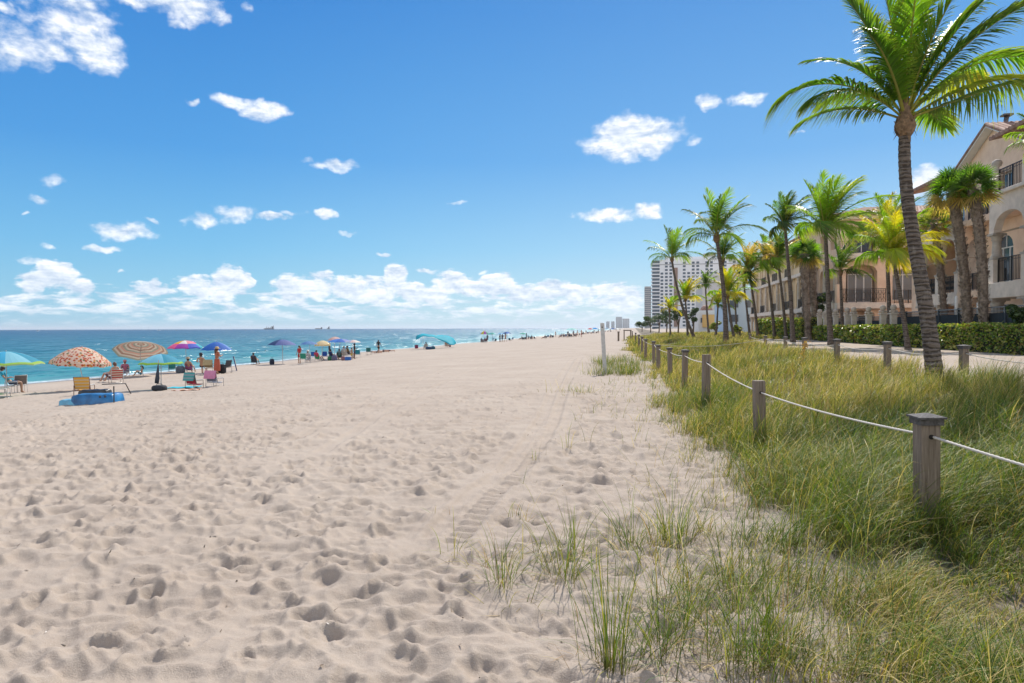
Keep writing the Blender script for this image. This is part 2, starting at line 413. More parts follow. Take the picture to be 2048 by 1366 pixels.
# dark soil among the dune grass, also painting the shade between the blades
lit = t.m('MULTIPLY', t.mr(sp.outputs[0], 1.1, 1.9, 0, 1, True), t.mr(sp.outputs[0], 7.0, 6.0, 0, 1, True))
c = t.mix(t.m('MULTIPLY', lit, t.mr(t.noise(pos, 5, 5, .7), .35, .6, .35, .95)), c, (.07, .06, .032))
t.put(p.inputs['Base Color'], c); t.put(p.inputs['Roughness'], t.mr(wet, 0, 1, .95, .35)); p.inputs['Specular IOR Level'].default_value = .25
b = t.n('ShaderNodeBump'); b.inputs['Strength'].default_value = .7; b.inputs['Distance'].default_value = .02
t.put(b.inputs['Height'], t.m('ADD', t.noise(pos, 14, 6, .7), t.m('MULTIPLY', t.noise(pos, 120, 3, .7), .35))); t.l.new(b.outputs[0], p.inputs['Normal'])
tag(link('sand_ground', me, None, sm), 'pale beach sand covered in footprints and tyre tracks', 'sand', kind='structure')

# ------------------------------------------------------------------ sea
wm, t, out = newmat('sea_water'); p = t.n('ShaderNodeBsdfPrincipled'); t.l.new(p.outputs[0], out.inputs[0])
geo = t.n('ShaderNodeNewGeometry'); pos = geo.outputs['Position']; sp = t.n('ShaderNodeSeparateXYZ'); t.l.new(pos, sp.inputs[0])
off = t.m('SUBTRACT', -38.6, sp.outputs[0])     # metres out from the shore
off = t.m('ADD', off, t.m('MULTIPLY', t.m('SUBTRACT', t.noise(pos, .02, 3), .5), 30))
lg = t.m('LOGARITHM', t.m('MAXIMUM', off, 1.), 10.)
c = t.ramp(t.m('DIVIDE', lg, 4.), [(0., (.13, .34, .31)), (.15, (.025, .27, .255)), (.32, (.004, .185, .20)), (.5, (.002, .13, .17)), (.7, (.002, .07, .135)), (1., (.002, .045, .11))])
c = t.mix(t.mr(t.noise(t.v('MULTIPLY', pos, (.9, .28, 1)), .55, 4, .65), .38, .66, 0, .65), c, (.002, .05, .10))  # dark streaks in the colour imitate the shading of wave chop
xs_ = t.m('ADD', -38.6, t.m('ADD', t.m('MULTIPLY', t.m('SINE', t.m('DIVIDE', sp.outputs[1], 23.)), 1.0), t.m('MULTIPLY', t.m('SINE', t.m('ADD', t.m('DIVIDE', sp.outputs[1], 9.), 1.)), .7)))
dsh = t.m('SUBTRACT', xs_, sp.outputs[0])
fo = t.m('MULTIPLY', t.mr(t.m('ADD', dsh, t.m('MULTIPLY', t.m('SUBTRACT', t.noise(pos, .35, 4), .5), 2.2)), 1.1, .1, 0, 1, True), t.mr(t.noise(pos, 3., 5, .7), .40, .58, .15, 1))
c = t.mix(fo, c, (.80, .83, .82))
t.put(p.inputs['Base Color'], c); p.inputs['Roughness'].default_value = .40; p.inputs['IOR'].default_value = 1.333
def slope(scale, amp, st, det=3):
    nd = t.n('ShaderNodeTexNoise'); t.put(nd.inputs['Vector'], t.v('MULTIPLY', pos, st)); nd.inputs['Scale'].default_value = scale
    nd.inputs['Detail'].default_value = det; nd.inputs['Roughness'].default_value = .6
    return t.v('MULTIPLY', t.v('SUBTRACT', nd.outputs[1], (.5, .5, .5)), (amp, amp, 0))
sl = t.v('ADD', t.v('ADD', slope(.035, .28, (2.2, .5, 1)), slope(.16, 1.5, (1.9, .6, 1))), t.v('ADD', slope(.9, 1.5, (1.2, .8, 1)), slope(6.5, .7, (1, 1, 1))))
nrm_ = t.v('NORMALIZE', t.v('ADD', sl, (0, 0, 1))); t.l.new(nrm_, p.inputs['Normal'])
gl = t.n('ShaderNodeBsdfGlossy'); gl.inputs['Roughness'].default_value = .22; t.l.new(t.v('NORMALIZE', t.v('ADD', t.v('SCALE', sl, None, None, 1.7), (0, 0, 1))), gl.inputs['Normal'])
mxs = t.n('ShaderNodeMixShader'); mxs.inputs[0].default_value = .14; t.l.new(p.outputs[0], mxs.inputs[1]); t.l.new(gl.outputs[0], mxs.inputs[2]); t.l.new(mxs.outputs[0], out.inputs[0])
wx = np.concatenate([-36.4 + 8 - np.array([0, 10, 25, 60, 120, 300, 700, 1500, 3500, 8000, 18000, 27900])])
wy = np.array([-27900, -800, -200, 0, 50, 150, 400, 1000, 2500, 6000, 15000, 27900])
wv = [(x, y, SEA) for y in wy for x in wx]; nx = len(wx)
wf = [(j * nx + i, (j + 1) * nx + i, (j + 1) * nx + i + 1, j * nx + i + 1) for j in range(len(wy) - 1) for i in range(nx - 1)]
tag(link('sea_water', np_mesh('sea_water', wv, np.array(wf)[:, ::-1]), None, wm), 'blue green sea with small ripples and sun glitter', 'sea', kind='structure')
# ================================================================== VEGETATION
def unit(a): return a / np.maximum(np.linalg.norm(a, axis=-1, keepdims=True), 1e-9)
def blades(base, L, Wd, az_, lean0, bend, col, segs=5, tipcol=None, flat=None):
    """ribbons: base (n,3), length, width, lean azimuth, first lean angle, extra bend, colour (n,3)"""
    n = len(base); t = np.linspace(0, 1, segs + 1)
    ang = lean0[:, None] + bend[:, None] * t[None, :] ** 1.3
    st = (L / segs)[:, None]
    dx = np.sin(ang) * st; dzv = np.cos(ang) * st
    hx = np.concatenate([np.zeros((n, 1)), np.cumsum(dx[:, :-1], 1)], 1); hz_ = np.concatenate([np.zeros((n, 1)), np.cumsum(dzv[:, :-1], 1)], 1)
    P = np.stack([base[:, 0:1] + hx * np.sin(az_)[:, None], base[:, 1:2] + hx * np.cos(az_)[:, None], base[:, 2:3] + hz_], -1)
    tw = az_ + math.pi / 2 + rng.normal(0, .5, n)
    S = np.stack([np.sin(tw), np.cos(tw), np.zeros(n)], -1)[:, None, :]
    wd = (Wd[:, None] * (1 - t[None, :] ** 2.2) * .5 + 2e-4)[:, :, None]
    VV = np.stack([P - S * wd, P + S * wd], 2).reshape(-1, 3)
    k = segs + 1; b = (np.arange(n) * k * 2)[:, None] + (np.arange(segs) * 2)[None, :]
    Fc = np.stack([b, b + 1, b + 3, b + 2], -1).reshape(-1, 4)
    c = col[:, None, :] * np.ones((1, k, 1))
    if tipcol is not None: c = c * (1 - t[None, :, None] ** 2) + tipcol[:, None, :] * t[None, :, None] ** 2
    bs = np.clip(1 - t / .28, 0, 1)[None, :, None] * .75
    c = c * (1 - bs) + np.array([.13, .095, .045]) * bs      # brown blade foot, darkened to paint the shade between blades
    cc = np.repeat(c.reshape(-1, 3), 2, 0)
    return VV, Fc, cc
def join(parts):
    Vs, Fs, Cs = [], [], []; o = 0
    for v, f, c in parts:
        Vs.append(v); Fs.append(f + o); Cs.append(c); o += len(v)
    return np.concatenate(Vs), np.concatenate(Fs), np.concatenate(Cs)
GRASS = np.array([(.080, .150, .018), (.130, .190, .022), (.22, .235, .035), (.045, .105, .022), (.31, .28, .07), (.48, .41, .19), (.34, .23, .09)])
def gcol(n, pr): 
    c = GRASS[rng.choice(len(GRASS), n, p=pr)]; return c * rng.uniform(.6, 1.35, (n, 1))
gm = leafmat('grass_blade', .34, .5, .3, (1.0, 1.0, .45), 1.5)

def xleft(y):   # left edge of the dense dune grass
    return np.interp(y, [0, 3.2, 5.4, 9.8, 14, 25, 37, 53, 80, 140], [.95, .90, .92, .90, .72, .55, .25, -.9, -1.2, -1.5])
def xright(y):
    return np.interp(y, [0, 9, 12, 30, 45, 58, 66, 75, 140], [6.3, 6.2, 6.6, 7.2, 7.6, 8.5, 11.5, 16.5, 17.5])
P = []
bins = [(1.2, 5, 2600, .9, 6), (5, 9, 1700, 1.05, 6), (9, 16, 850, 1.5, 5), (16, 30, 330, 2.4, 4), (30, 60, 110, 4.4, 3), (60, 135, 28, 9.0, 3)]
for (r0, r1, dn, ws, sg) in bins:
    A = math.pi * (r1 * r1 - r0 * r0) * (48 / 360)
    nc = int(A * dn / 14)          # clumps
    r = np.sqrt(rng.uniform(r0 * r0, r1 * r1, nc)); tt = rng.uniform(R(-4), R(44), nc)
    cx, cy = r * np.sin(tt), r * np.cos(tt)
    e = xleft(cy) + .45 * (npnoise(cx, cy, 1.1, 31) - .5) + .5 * (npnoise(cx, cy, .4, 32) - .5)
    den = np.clip((cx - e) / .5, 0, 1) * (cx < xright(cy) + .8 * (npnoise(cx, cy, 1.5, 33) - .5))
    den = den * np.clip(.04 + 1.35 * npnoise(cx, cy, .75, 34) * (.5 + npnoise(cx, cy, .3, 39)), .12, 1)
    k = rng.uniform(0, 1, nc) < den; cx, cy = cx[k], cy[k]; nc = len(cx)
    m_ = rng.integers(10, 30, nc); idx = np.repeat(np.arange(nc), m_); n = len(idx)
    off = rng.normal(0, .055 * ws ** .5, (n, 2)); bx = cx[idx] + off[:, 0]; by = cy[idx] + off[:, 1]
    bz = Hs(bx, by) - .01
    green = npnoise(cx, cy, 2.6, 35) * .6 + npnoise(cx, cy, .8, 36) * .4
    fr = cy < 10
    pr_g = [.28, .26, .14, .18, .06, .05, .03]; pr_d = [.06, .12, .20, .03, .22, .27, .10]
    c1 = gcol(n, pr_g); c2 = gcol(n, pr_d)
    gsel = (rng.uniform(0, 1, n) < np.clip((green[idx] - .36) / .4 + .35 * (by < 7) - .12 * (by > 12), .08, .95))[:, None]
    col = np.where(gsel, c1, c2)
    hgt = ((.40 + .24 * npnoise(cx, cy, 1.7, 37)) * rng.uniform(.6, 1.25, nc))[idx] * np.interp(np.hypot(bx, by), [0, 4, 10, 30, 60], [.85, 1, .95, .85, .8])
    edge = np.clip((bx - xleft(by)) / .9 + .35, .6, 1)
    L = hgt * edge * rng.uniform(.75, 1.65, n) * np.interp(by, [0, 7, 10, 20], [1.12, 1.05, .85, .80]); L = np.clip(L, .1, 1.05)
    Wd = rng.uniform(.0026, .0056, n) * ws
    for (qx, qy, qr) in ((2.2, 4.95, .7), (2.05, 4.3, .7), (1.9, 3.7, .6), (1.62, 9.0, .5), (1.4, 13.4, .5)):
        L = L * (1 - .68 * np.exp(-((bx - qx) ** 2 + (by - qy) ** 2) / qr ** 2))
    rad = np.arctan2(off[:, 0], off[:, 1]); wind = R(100) + rng.normal(0, .7, n)
    az_ = np.where(rng.uniform(0, 1, n) < .62, wind, rad)
    lean = np.abs(rng.normal(.15, .28, n)); bend = np.clip(rng.normal(1.35, .55, n) + .4 * (by < 9), .15, 2.7)
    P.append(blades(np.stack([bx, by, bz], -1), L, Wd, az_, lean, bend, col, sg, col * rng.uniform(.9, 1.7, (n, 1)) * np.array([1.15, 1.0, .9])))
n = 420; r = np.sqrt(rng.uniform(9, 2500, n)); tt = rng.uniform(R(-2), R(42), n); bx, by = r * np.sin(tt), r * np.cos(tt); k = (bx > xleft(by) + .2) & (bx < xright(by)); bx, by = bx[k], by[k]; n = len(bx)
sc1 = np.array([(.20, .13, .06)]) * rng.uniform(.6, 1.6, (n, 1))   # dead flower stems standing above the blades
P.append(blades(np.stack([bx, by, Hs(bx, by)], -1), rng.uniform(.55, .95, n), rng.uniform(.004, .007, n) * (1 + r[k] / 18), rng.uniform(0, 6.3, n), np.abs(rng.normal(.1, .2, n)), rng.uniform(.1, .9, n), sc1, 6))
V, Fq, cc = join(P)
print('dune grass quads', len(Fq))
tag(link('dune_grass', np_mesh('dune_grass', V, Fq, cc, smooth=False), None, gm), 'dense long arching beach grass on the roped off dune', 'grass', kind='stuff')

# sparse grass creeping over the sand in front of the dune
P = []
def litter(g, n, sp):   # dead thatch lying round the foot of a clump
    bx = g.x + rng.normal(0, sp * 1.7, n); by = g.y + rng.normal(0, sp * 1.7, n); bz = np.array([Hd(a, b) for a, b in zip(bx, by)]) + .006
    c_ = np.array([(.40, .32, .18), (.28, .19, .09), (.16, .11, .06), (.33, .20, .09)])[rng.integers(0, 4, n)] * rng.uniform(.7, 1.3, (n, 1))
    P.append(blades(np.stack([bx, by, bz], -1), rng.uniform(.06, .26, n), rng.uniform(.0025, .005, n), rng.uniform(0, 6.3, n), rng.uniform(1.2, 1.5, n), rng.uniform(-.1, .35, n), c_, 4))
def tuft(px, py, n, L, spread=.06, up=.35, pr=(.30, .30, .14, .12, .07, .04, .03), wscale=1., windy=.35, bendm=.9):
    g = G(px, py)
    if g.y < 14: litter(g, max(4, n // 2), max(.08, spread))
    off = rng.normal(0, spread, (n, 2)); bx = g.x + off[:, 0]; by = g.y + off[:, 1]
    bz = np.array([Hd(a, b) for a, b in zip(bx, by)]) - .01
    rad = np.arctan2(off[:, 0], off[:, 1]) + rng.normal(0, .4, n)
    az_ = np.where(rng.uniform(0, 1, n) < windy, R(95) + rng.normal(0, .6, n), rad)
    col = gcol(n, pr)
    P.append(blades(np.stack([bx, by, bz], -1), L * 1.25 * rng.uniform(.4, 1.2, n), rng.uniform(.003, .0055, n) * wscale, az_,
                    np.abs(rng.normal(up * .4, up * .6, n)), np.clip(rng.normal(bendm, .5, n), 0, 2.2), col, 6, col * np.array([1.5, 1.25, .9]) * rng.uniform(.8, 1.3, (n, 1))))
tuft(1220, 1335, 70, .60, .055, .28, windy=.05, bendm=.5); tuft(1245, 1345, 20, .40, .05, .9)
tuft(1325, 1285, 48, .42, .07, .8, windy=.1); tuft(1300, 1300, 25, .3, .05, .8)
tuft(1350, 1080, 110, .50, .09, .55, windy=.2); tuft(1330, 1085, 40, .38, .12, .9)
tuft(1470, 1175, 60, .40, .07, .8, windy=.2); tuft(1265, 1095, 45, .42, .06, 1.0, windy=.0)
tuft(1130, 1155, 60, .42, .07, .9, windy=.1); tuft(1000, 1170, 42, .40, .06, 1.0, windy=.05)
tuft(1150, 1105, 40, .38, .08, 1.1, windy=.05); tuft(1050, 1045, 9, .25, .03, .5, pr=(.1, .2, .2, .05, .15, .2, .1)); tuft(1027, 1035, 8, .2, .03, .9)
tuft(1160, 785, 120, .30, .35, .8, (.15, .25, .25, .05, .15, .1, .05), 1.8); tuft(1230, 768, 50, .22, .4, .8, (.15, .25, .25, .05, .15, .1, .05), 1.8)
tuft(1315, 815, 90, .42, .10, .5, (.12, .25, .25, .03, .2, .1, .05), 1.5); tuft(1560, 1300, 70, .5, .08, .5)
tuft(870, 1035, 4, .14, .02, .7); tuft(1500, 1330, 80, .45, .1, .6); tuft(1400, 1330, 30, .4, .1, .9)
for _ in range(70):   # loose sprigs thickening towards the dune foot
    tuft(random.uniform(1290, 1640), random.uniform(1130, 1360), random.randint(8, 22), random.uniform(.22, .42), random.uniform(.04, .12), random.uniform(.7, 1.4), (.26, .26, .16, .12, .09, .07, .04), windy=.3, bendm=1.3)
for _ in range(46):   # low runners
    a = random.random() ** .7; qx = 900 + 490 * a + random.gauss(0, 35); qy = 1150 - 60 * a + random.gauss(0, 28); tuft(qx, qy, random.randint(6, 16), .30, .08, 2.1, (.16, .24, .22, .06, .15, .10, .07), windy=.1, bendm=1.2)
for _ in range(42):   # the big clump round the white post
    g = (random.uniform(1185, 1285), random.uniform(722, 752)); tuft(g[0], g[1], 42, .42, .22, .5, (.28, .3, .12, .18, .06, .04, .02), 2.4)
for _ in range(230):  # scattered sprigs, thinning away from the dune
    y = random.uniform(2.6, 17) if random.random() < .75 else random.uniform(17, 45)
    dd = abs(random.gauss(0, 1)) * (.85 if y < 8 else .9)
    x = float(xleft(y)) + .15 - dd
    if x < -1.9 or (y > 17 and x < -1.2): continue
    dpt = Vector((x, y, H(x, y)))
    v_ = CAMR.transposed() @ (dpt - Vector((0, 0, EYE)))
    px_, py_ = 1024 + v_.x / -v_.z * F_PX, 683 - v_.y / -v_.z * F_PX
    if py_ > 1366 or y < 2.2: continue
    tuft(px_, py_, random.randint(4, 26) if dd < .5 else random.randint(2, 9), random.uniform(.14, .36), random.uniform(.03, .16), random.uniform(.5, 1.1),
         random.choice([(.2, .25, .15, .1, .15, .1, .05), (.08, .12, .15, .02, .25, .25, .13)]), 1 + max(0, y - 8) * .07)
V, Fq, cc = join(P)
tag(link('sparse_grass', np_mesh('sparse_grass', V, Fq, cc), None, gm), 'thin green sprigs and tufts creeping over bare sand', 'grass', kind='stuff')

# dry bits of weed, shell and twig
P = []; n = 900
r = np.sqrt(rng.uniform(4, 700, n)); tt = rng.uniform(R(-52), R(12), n); bx, by = r * np.sin(tt), r * np.cos(tt)
k = (bx > -27) & (bx < 1.3); bx, by = bx[k], by[k]; n = len(bx)
bz = np.array([Hd(a, b) for a, b in zip(bx, by)]) + .004
dc = np.array([(.03, .02, .012), (.05, .035, .02), (.7, .66, .6), (.10, .06, .03)])[rng.choice(4, n, p=[.5, .25, .1, .15])]
P.append(blades(np.stack([bx, by, bz], -1), rng.uniform(.012, .045, n), rng.uniform(.006, .018, n), rng.uniform(0, 6.3, n), rng.uniform(.9, 1.5, n), rng.uniform(-.5, .6, n), dc, 3))
V, Fq, cc = join(P)
dm, t, out = newmat('debris'); p = t.n('ShaderNodeBsdfPrincipled'); t.l.new(p.outputs[0], out.inputs[0])
t.l.new(t.n('ShaderNodeAttribute', attribute_name='Col').outputs['Color'], p.inputs['Base Color']); p.inputs['Roughness'].default_value = .8
tag(link('beach_debris', np_mesh('beach_debris', V, Fq, cc), None, dm), 'dark flecks of seaweed and broken shell scattered over sand', 'debris', kind='stuff')

# ------------------------------------------------------------------ palms
palm_leaf = leafmat('palm_leaf', .45, .42, .35, (.95, 1.05, .3), 2.4)
bark, t, out = newmat('palm_bark'); p = t.n('ShaderNodeBsdfPrincipled'); t.l.new(p.outputs[0], out.inputs[0])
tc = t.n('ShaderNodeTexCoord'); ob = tc.outputs['Object']
wv_ = t.n('ShaderNodeTexWave', wave_type='BANDS', bands_direction='Z'); t.put(wv_.inputs['Vector'], t.v('MULTIPLY', ob, (.3, .3, 1))); wv_.inputs['Scale'].default_value = 3.4
wv_.inputs['Distortion'].default_value = 7.; wv_.inputs['Detail'].default_value = 3; wv_.inputs['Detail Scale'].default_value = 3.
c = t.mix(t.mr(wv_.outputs[1], .1, .55), (.055, .042, .034), (.17, .137, .112))
c = t.mix(t.mr(t.noise(t.v('MULTIPLY', ob, (1, 1, .5)), 9, 4, .7), .5, .7, 0, .7), c, (.28, .245, .21))
t.put(p.inputs['Base Color'], c); p.inputs['Roughness'].default_value = .9
b = t.n('ShaderNodeBump'); b.inputs['Strength'].default_value = .9; b.inputs['Distance'].default_value = .04
t.put(b.inputs['Height'], t.m('ADD', wv_.outputs[1], t.m('MULTIPLY', t.noise(ob, 26, 4, .7), .6))); t.l.new(b.outputs[0], p.inputs['Normal'])
husk = mat('palm_husk', (.20, .13, .075), .9, .5, 14, .8, 30)
stalk = mat('palm_stalk', (.26, .25, .06), .5, .3, 4)
shag = mat('palm_boots', (.23, .185, .15), .95, .5, 10, .8, 30)

def frond(org, az_, el0, Lr, droop, npair, leafL, leafW, segs, c0, c1, wind=(0, 0, 0), hang=.55, twist=0., vshape=.35, rach=.022, pet=.16):
    """one pinnate frond -> (V,F,C) quads; colours run c0 (base) to c1 (tip)"""
    ns = 26; s = np.linspace(0, 1, ns)
    e = el0 - droop * s ** 1.4
    h = np.array([math.sin(az_), math.cos(az_), 0.]); st = Lr / (ns - 1)
    T = np.cos(e)[:, None] * h + np.sin(e)[:, None] * np.array([0, 0, 1.])
    Pp = np.vstack([np.zeros(3), np.cumsum(T[:-1] * st, 0)]) + np.asarray(org) + np.asarray(wind) * (s ** 2)[:, None] * Lr
    T = unit(np.gradient(Pp, axis=0))
    sd_ = unit(np.cross(T, np.array([0, 0, 1.]))); N = np.cross(sd_, T)
    if twist:
        tw = twist * s[:, None]; sd2 = sd_ * np.cos(tw) + N * np.sin(tw); N = N * np.cos(tw) - sd_ * np.sin(tw); sd_ = sd2
    out = []
    rad = rach * (1 - s * .85)[:, None]
    ring = np.stack([Pp + sd_ * rad * 1.5, Pp + N * rad, Pp - sd_ * rad * 1.5, Pp - N * rad], 1).reshape(-1, 3)
    a = np.arange(ns - 1)[:, None] * 4 + np.arange(4)[None, :]; b_ = np.arange(ns - 1)[:, None] * 4 + (np.arange(4)[None, :] + 1) % 4
    out.append((ring, np.stack([a, b_, b_ + 4, a + 4], -1).reshape(-1, 4), np.tile(np.array([[.30, .28, .07]]), (len(ring), 1))))
    si = np.linspace(pet, .995, npair); si = np.repeat(si, 2) + rng.normal(0, .003, npair * 2); sgn = np.tile([1., -1.], npair)
    n = len(si); si = np.clip(si, 0, 1)
    ip = lambda A: np.stack([np.interp(si, s, A[:, k]) for k in range(3)], -1)
    B, Ti, Si, Ni = ip(Pp), unit(ip(T)), unit(ip(sd_)), unit(ip(N))
    ang = np.interp(si, [0, .5, 1], [R(62), R(48), R(18)]) + rng.normal(0, .07, n)
    D = Si * sgn[:, None] * np.sin(ang)[:, None] + Ti * np.cos(ang)[:, None] + Ni * (vshape * np.sin(ang))[:, None]
    D = unit(D + rng.normal(0, .05, (n, 3)))
    Ll = leafL * np.interp(si, [0, pet, pet + .12, .45, .75, 1], [.5, .5, .8, 1, .85, .4]) * rng.uniform(.88, 1.08, n)
    t = np.linspace(0, 1, segs + 1)
    g = hang * rng.uniform(.8, 1.25, n)
    wv = np.asarray(wind) * 1.6
    Q = B[:, None, :] + Ll[:, None, None] * (D[:, None, :] * t[None, :, None] + (np.array([0, 0, -1.]) * g[:, None])[:, None, :] * (t ** 2)[None, :, None] + wv * (t ** 2)[None, :, None])
    dl = unit(np.gradient(Q, axis=1))
    Wv = unit(np.cross(dl, Ni[:, None, :] + .0)) ; Wv = unit(Wv + .55 * Ni[:, None, :] * sgn[:, None, None])
    wd = (leafW * .5 * np.interp(t, [0, .15, .6, 1], [.6, 1, .85, .08]))[None, :, None]
    VV = np.stack([Q - Wv * wd, Q + Wv * wd], 2).reshape(-1, 3)
    k = segs + 1; bb = (np.arange(n) * k * 2)[:, None] + (np.arange(segs) * 2)[None, :]
    Fc = np.stack([bb, bb + 1, bb + 3, bb + 2], -1).reshape(-1, 4)
    c = (np.asarray(c0)[None] * (1 - si[:, None]) + np.asarray(c1)[None] * si[:, None]) * rng.uniform(.75, 1.25, (n, 1))
    cc = np.repeat(c, 2 * k, 0)
    tipb = np.tile(np.repeat(t, 2), n)[:, None]
    cc = cc * (1 - .45 * tipb ** 3) + np.array([.34, .24, .08]) * .45 * tipb ** 3
    out.append((VV, Fc, cc))
    return join(out)
GRN = (.065, .145, .02); LGT = (.13, .235, .022); YEL = (.36, .32, .03); DRK = (.030, .075, .020); DRY = (.34, .24, .10)
CAMRIGHT = np.array(CAMR @ Vector((1, 0, 0))); CAMRIGHT[2] = 0; CAMRIGHT = unit(CAMRIGHT)
CAMFWD = np.array([-math.sin(YAW), math.cos(YAW), 0.])
def azimg(a):
    """azimuth from degrees in plan: 0 = image right, 90 = away from the viewer, 180 = image left"""
    v = CAMRIGHT * math.cos(R(a)) + CAMFWD * math.sin(R(a)); return math.atan2(v[0], v[1])
def trunk_mesh(o, pts, r0, r1, flare=1.5, n=14, segs=40, parent=None, ringed=True, material=None, off=Vector()):
    ps = [Vector(p) for p in pts]
    def bez(t):
        k = len(ps)
        if k == 2: return ps[0].lerp(ps[1], t)
        if k == 3: return ps[0] * (1 - t) ** 2 + ps[1] * 2 * t * (1 - t) + ps[2] * t * t
        return ps[0] * (1 - t) ** 3 + ps[1] * 3 * t * (1 - t) ** 2 + ps[2] * 3 * t * t * (1 - t) + ps[3] * t ** 3
    m = MB(); m.smooth = True; cs = []; rs = []
    for i in range(segs + 1):
        t = i / segs; rr_ = r0 + (r1 - r0) * t + (flare - 1) * r0 * math.exp(-t * 14)
        if ringed: rr_ *= 1 + (.02 if i % 2 else -.01) + .03 * math.sin(i * 1.7)
        cs.append(bez(t) - off); rs.append(rr_)
    m.tube(cs, rs, n)
    return m.build(o, material or bark, parent), bez
def coconut(label, base, top, sc, nf, cols, group, npair=34, leafseg=2, seed=0, lw=.05, wind=.10, r=.15, fr=None, midx=.35, up=.95, hang=.5, cross=1.0, crownname='crown'):
    """coconut palm: base/top world points, sc = frond length, cols = palette"""
    rs_ = random.Random(seed); root = empty('coconut_palm', base); base = Vector(base); top = Vector(top)
    mid = base.lerp(top, .5) + Vector(((top.x - base.x) * -midx * .0, 0, 0)); mid.x = base.x + (top.x - base.x) * (.5 + midx); mid.y = base.y + (top.y - base.y) * .5
    trunk_mesh('trunk', [base + Vector((0, 0, -.15)), mid, top], r, r * .62, 1.45, 10, 36, root, off=base)
    m = MB(); m.smooth = True; tl = top - base
    m.lathe([(r * .65, -.25), (r * 1.15, -.1), (r * 1.3, .08), (r * .9, .3), (r * .35, .5)], tl, 10); m.build('leaf_base', husk, root)
    parts = []
    wv = CAMRIGHT * wind
    nf = int(nf * 1.05)
    for i in range(nf):
        f = (i / max(1, nf - 1)) ** 1.25
        a = i * 137.5 + rs_.uniform(-14, 14); e0 = R(84 - 66 * f ** 1.1 * up + rs_.uniform(-7, 7)); dr = R(24 + 52 * f ** 1.5 + rs_.uniform(-8, 10) + (26 if i % 7 == 6 else 0))
        L = sc * (.72 + .34 * math.sin(math.pi * min(1, .25 + f * .75))) * rs_.uniform(.92, 1.06)
        c = cols[rs_.randrange(len(cols))]
        c1 = np.array(c) * np.array([1.25, 1.15, 1.0])
        parts.append(frond(tl + Vector((0, 0, .1)), azimg(a), e0, L, dr, int(npair * 1.2), sc * .36, lw * .9, leafseg, c, c1, wv * (.5 + f), hang * (.5 + f), rs_.uniform(-.5, .5), .3, .02 * sc / 2.4))
    V, Fq, cc = join(parts)
    link(crownname, np_mesh('palm_crown', V, Fq, cc), root, palm_leaf)
    tag(root, label, 'palm tree', group); return root

# the big palm beside the rope fence
D0 = 14.0
pb = at(1873, 757, D0 - .6); pb.z = H(pb.x, pb.y); ptop = at(1810, 262, D0); 
big = empty('coconut_palm', pb)
q1, q2 = at(1858, 560, D0 - .3), at(1800, 430, D0)
trunk_mesh('trunk', [pb + Vector((0, 0, -.2)), q1, q2, ptop], .148, .108, 1.32, 20, 120, big, off=pb)
o_ = ptop - pb
m = MB(); m.smooth = True
m.lathe([(.11, -.12), (.15, -.06), (.19, .03), (.20, .12), (.165, .24), (.11, .34), (.085, .62), (.04, .8)], o_, 16)
m.smooth = False
for k in range(46):   # torn fibre and old leaf bases round the heart
    a = random.uniform(0, 6.28); z0 = random.uniform(-.1, .3); rr_ = .19; ln = random.uniform(.08, .2)
    p0 = o_ + Vector((math.cos(a) * rr_ * .8, math.sin(a) * rr_ * .8, z0)); p1 = p0 + Vector((math.cos(a) * .06, math.sin(a) * .06, random.choice([-1, .8]) * ln)); tw = Vector((-math.sin(a), math.cos(a), 0)) * .035
    m.add([p0 - tw, p0 + tw, p1 + tw * .3, p1 - tw * .3], [(0, 1, 2, 3)])
m.build('leaf_base', husk, big)
BF = [  # plan azimuth, start elevation, length, droop, leaflet length, hang, twist, wind, colours
 (180, 42, 2.95, 88, .80, .75, -.4, 0, GRN, LGT), (172, 62, 2.5, 70, .62, .35, .5, .02, GRN, LGT), (0, 22, 3.5, 14, .78, .8, .2, 0, GRN, LGT),
 (128, 76, 3.3, 16, .70, .25, .3, 0, LGT, LGT), (165, 74, 3.0, 22, .66, .25, -.3, .02, LGT, GRN), (200, 80, 3.3, 10, .7, .2, .8, 0, LGT, LGT),
 (60, 80, 3.5, 14, .70, .25, 0, .03, DRK, GRN), (20, 68, 3.5, 30, .72, .3, .4, .06, LGT, LGT), (-20, 62, 3.4, 42, .75, .3, -.5, .08, GRN, LGT),
 (8, 50, 3.4, 62, .75, .45, .6, .08, GRN, LGT), (30, 40, 3.0, 34, .72, .4, .8, .05, LGT, YEL), (-30, 70, 3.2, 30, .7, .3, .2, .08, GRN, DRK),
 (80, 60, 3.1, 50, .7, .4, 0, .06, DRK, GRN), (110, 48, 2.7, 60, .7, .6, .3, .03, GRN, LGT), (150, 30, 2.2, 60, .62, .6, .2, .02, LGT, LGT),
 (250, 78, 3.0, 20, .66, .25, 0, .02, LGT, LGT), (290, 74, 3.1, 26, .68, .3, -.5, .06, GRN, LGT), (320, 60, 3.0, 46, .68, .4, .3, .08, GRN, GRN),
 (-5, 34, 2.8, 46, .7, .55, 0, .04, LGT, YEL), (45, 26, 2.7, 44, .66, .55, 0, .04, GRN, LGT), (215, 62, 2.4, 60, .6, .45, 0, .02, LGT, GRN), (0, 84, 3.4, 16, .7, .2, 1.2, .04, DRK, LGT),
 (95, 70, 3.3, 26, .7, .3, .9, .04, DRK, GRN), (186, 40, 2.3, 80, .62, .7, .3, 0, LGT, GRN)]
for (a, e0, L, dr, ll, hg, tw, wd_, c0, c1) in BF:
    V, Fq, cc = frond(o_ + Vector((0, 0, .22)), azimg(a), R(e0), L, R(dr), 96, ll * 1.12, .036, 5, c0, c1, CAMRIGHT * wd_ * 1.3, hg, tw, .32, .026, .17)
    link('frond', np_mesh('frond', V, Fq, cc), big, palm_leaf)
